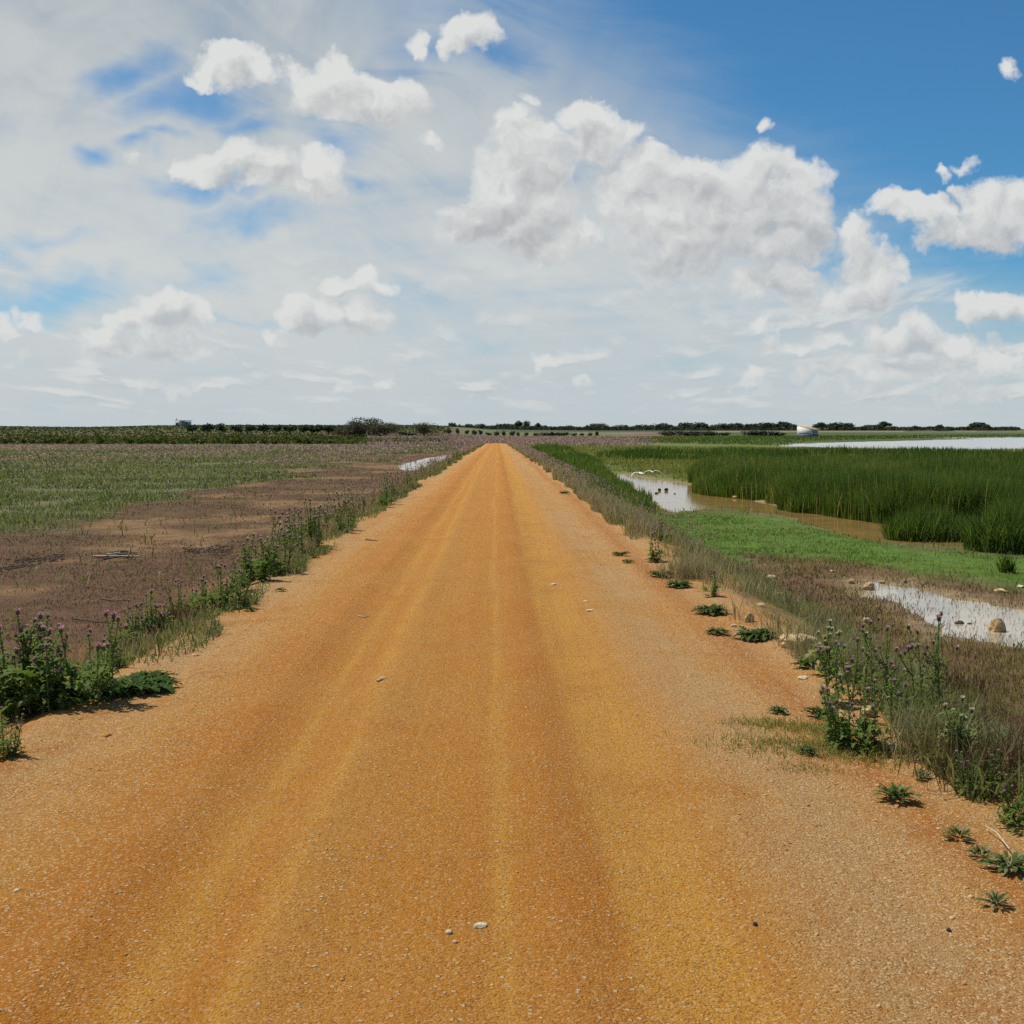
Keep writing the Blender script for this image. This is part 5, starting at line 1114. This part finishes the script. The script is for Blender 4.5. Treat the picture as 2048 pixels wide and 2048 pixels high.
def shed():
    y = 371.0; u = y / F / 6.44 / 2; base = zpix((810 + 405 / 6.44) / 2, y); th = R(-40); x0 = at_depth((1460 + 863 / 6.44) / 2, y)
    e = link('lakeside_shed', None, loc=(x0, y, base), rz=th); tag(e, 'white lean-to roofed shed with blue painted base by the lake', 'shed')
    Wd = 157 * u / math.cos(th); Dp = 118 * u / -math.sin(th); h1 = (405 - 268) * u; h2 = (405 - 316) * u; hb = 30 * u
    mb = MB(); mb.add([(0, 0, 0), (Wd, 0, 0), (Wd, Dp, 0), (0, Dp, 0), (0, 0, h1), (Wd, 0, h2), (Wd, Dp, h2), (0, Dp, h1)], [(0, 1, 5, 4), (1, 2, 6, 5), (2, 3, 7, 6), (3, 0, 4, 7), (4, 5, 6, 7), (3, 2, 1, 0)], .5); link('wall', mb.mesh('wall', M_WALL), e)
    bx('plinth', e, M_BLUE, -.06, Wd + .06, -.06, Dp + .06, -.3, hb)
    bx('vent_slot', e, M_DARK, Wd * .16, Wd * .92, -.03, .1, hb + 5 * u, hb + 12 * u)
    sl_ = (h2 - h1) / Wd; rf = MB(); v = []
    for xx in (-.2, Wd + .75):
        for yy in (-.08, Dp + .15): v += [(xx, yy, h1 + sl_ * xx + .01), (xx, yy, h1 + sl_ * xx + .17)]
    rf.add(v, [(0, 2, 6, 4), (1, 5, 7, 3), (0, 4, 5, 1), (2, 3, 7, 6), (0, 1, 3, 2), (4, 6, 7, 5)], .5); r = link('roof', rf.mesh('roof', M_TILE), e)
    for k in range(11):                                    # raised tile courses running down the slope
        yy = .03 + k * (Dp + .01) / 10; cb = MB(); c0 = h1 + sl_ * -.18 + .172; c1 = h1 + sl_ * (Wd + .72) + .172
        cb.add([(-.18, yy - .1, c0), (-.18, yy, c0 + .07), (-.18, yy + .1, c0), (Wd + .72, yy - .1, c1), (Wd + .72, yy, c1 + .07), (Wd + .72, yy + .1, c1)], [(0, 3, 4, 1), (1, 4, 5, 2), (0, 1, 2), (3, 5, 4)], .5); link('tile', cb.mesh('tile', M_TILE), r)
    for k in range(2):
        yy = Dp * (.16 + .42 * k); f = bx('window', e, M_TIMB, Wd - .05, Wd + .05, yy, yy + Dp * .26, hb + .25, hb + .85); bx('pane', f, M_GLASS, Wd - .02, Wd + .065, yy + .08, yy + Dp * .26 - .08, hb + .32, hb + .78)
shed()
def hut():
    y = 500.0; u = y / F; s = 1 / 6.44 / 2 * u; px0 = (330 + 135 / 6.44) / 2; x0 = at_depth(px0, y); base = float(ground_z(np.array([x0 + 3]), np.array([y]))[0]) - .15
    e = link('vineyard_hut', None, loc=(x0, y, base)); tag(e, 'small white hut with chimney and open porch on the left skyline', 'hut')
    H = zpix((810 + 203 / 6.44) / 2, y) - base
    w = 185 * s
    bx('wall', e, M_WALL, 0, w * .52, 0, 3.6, 0, H); bx('wall', e, M_WALL, w * .525, w * .70, 1.2, 3.6, 0, H - .25); bx('porch_wall', e, M_WALL, w * .80, w * .96, .6, 3.5, 0, H - .3)
    bx('doorway', e, M_DARK, w * .69, w * .78, 1.0, 1.15, 0, H * .68); bx('window', e, M_DARK, w * .46, w * .515, -.03, .06, H * .35, H * .70); bx('window', e, M_DARK, w * .06, w * .17, -.03, .06, H * .12, H * .62)
    rf = bx('roof', e, M_TILE, w * .27, w * 1.02, -.5, 3.8, H + .003, H + .22); bx('roof', e, M_WALL, -.1, w * .265, -.1, 3.7, H + .003, H + .15)
    ch = bx('chimney', e, M_WALL, .02, .42, .8, 1.2, H + .155, zpix((810 + 168 / 6.44) / 2, y) - base); 
    bx('porch_post', e, M_TIMB, w * .97, w * .99, -.3, -.15, 0, H)
hut()
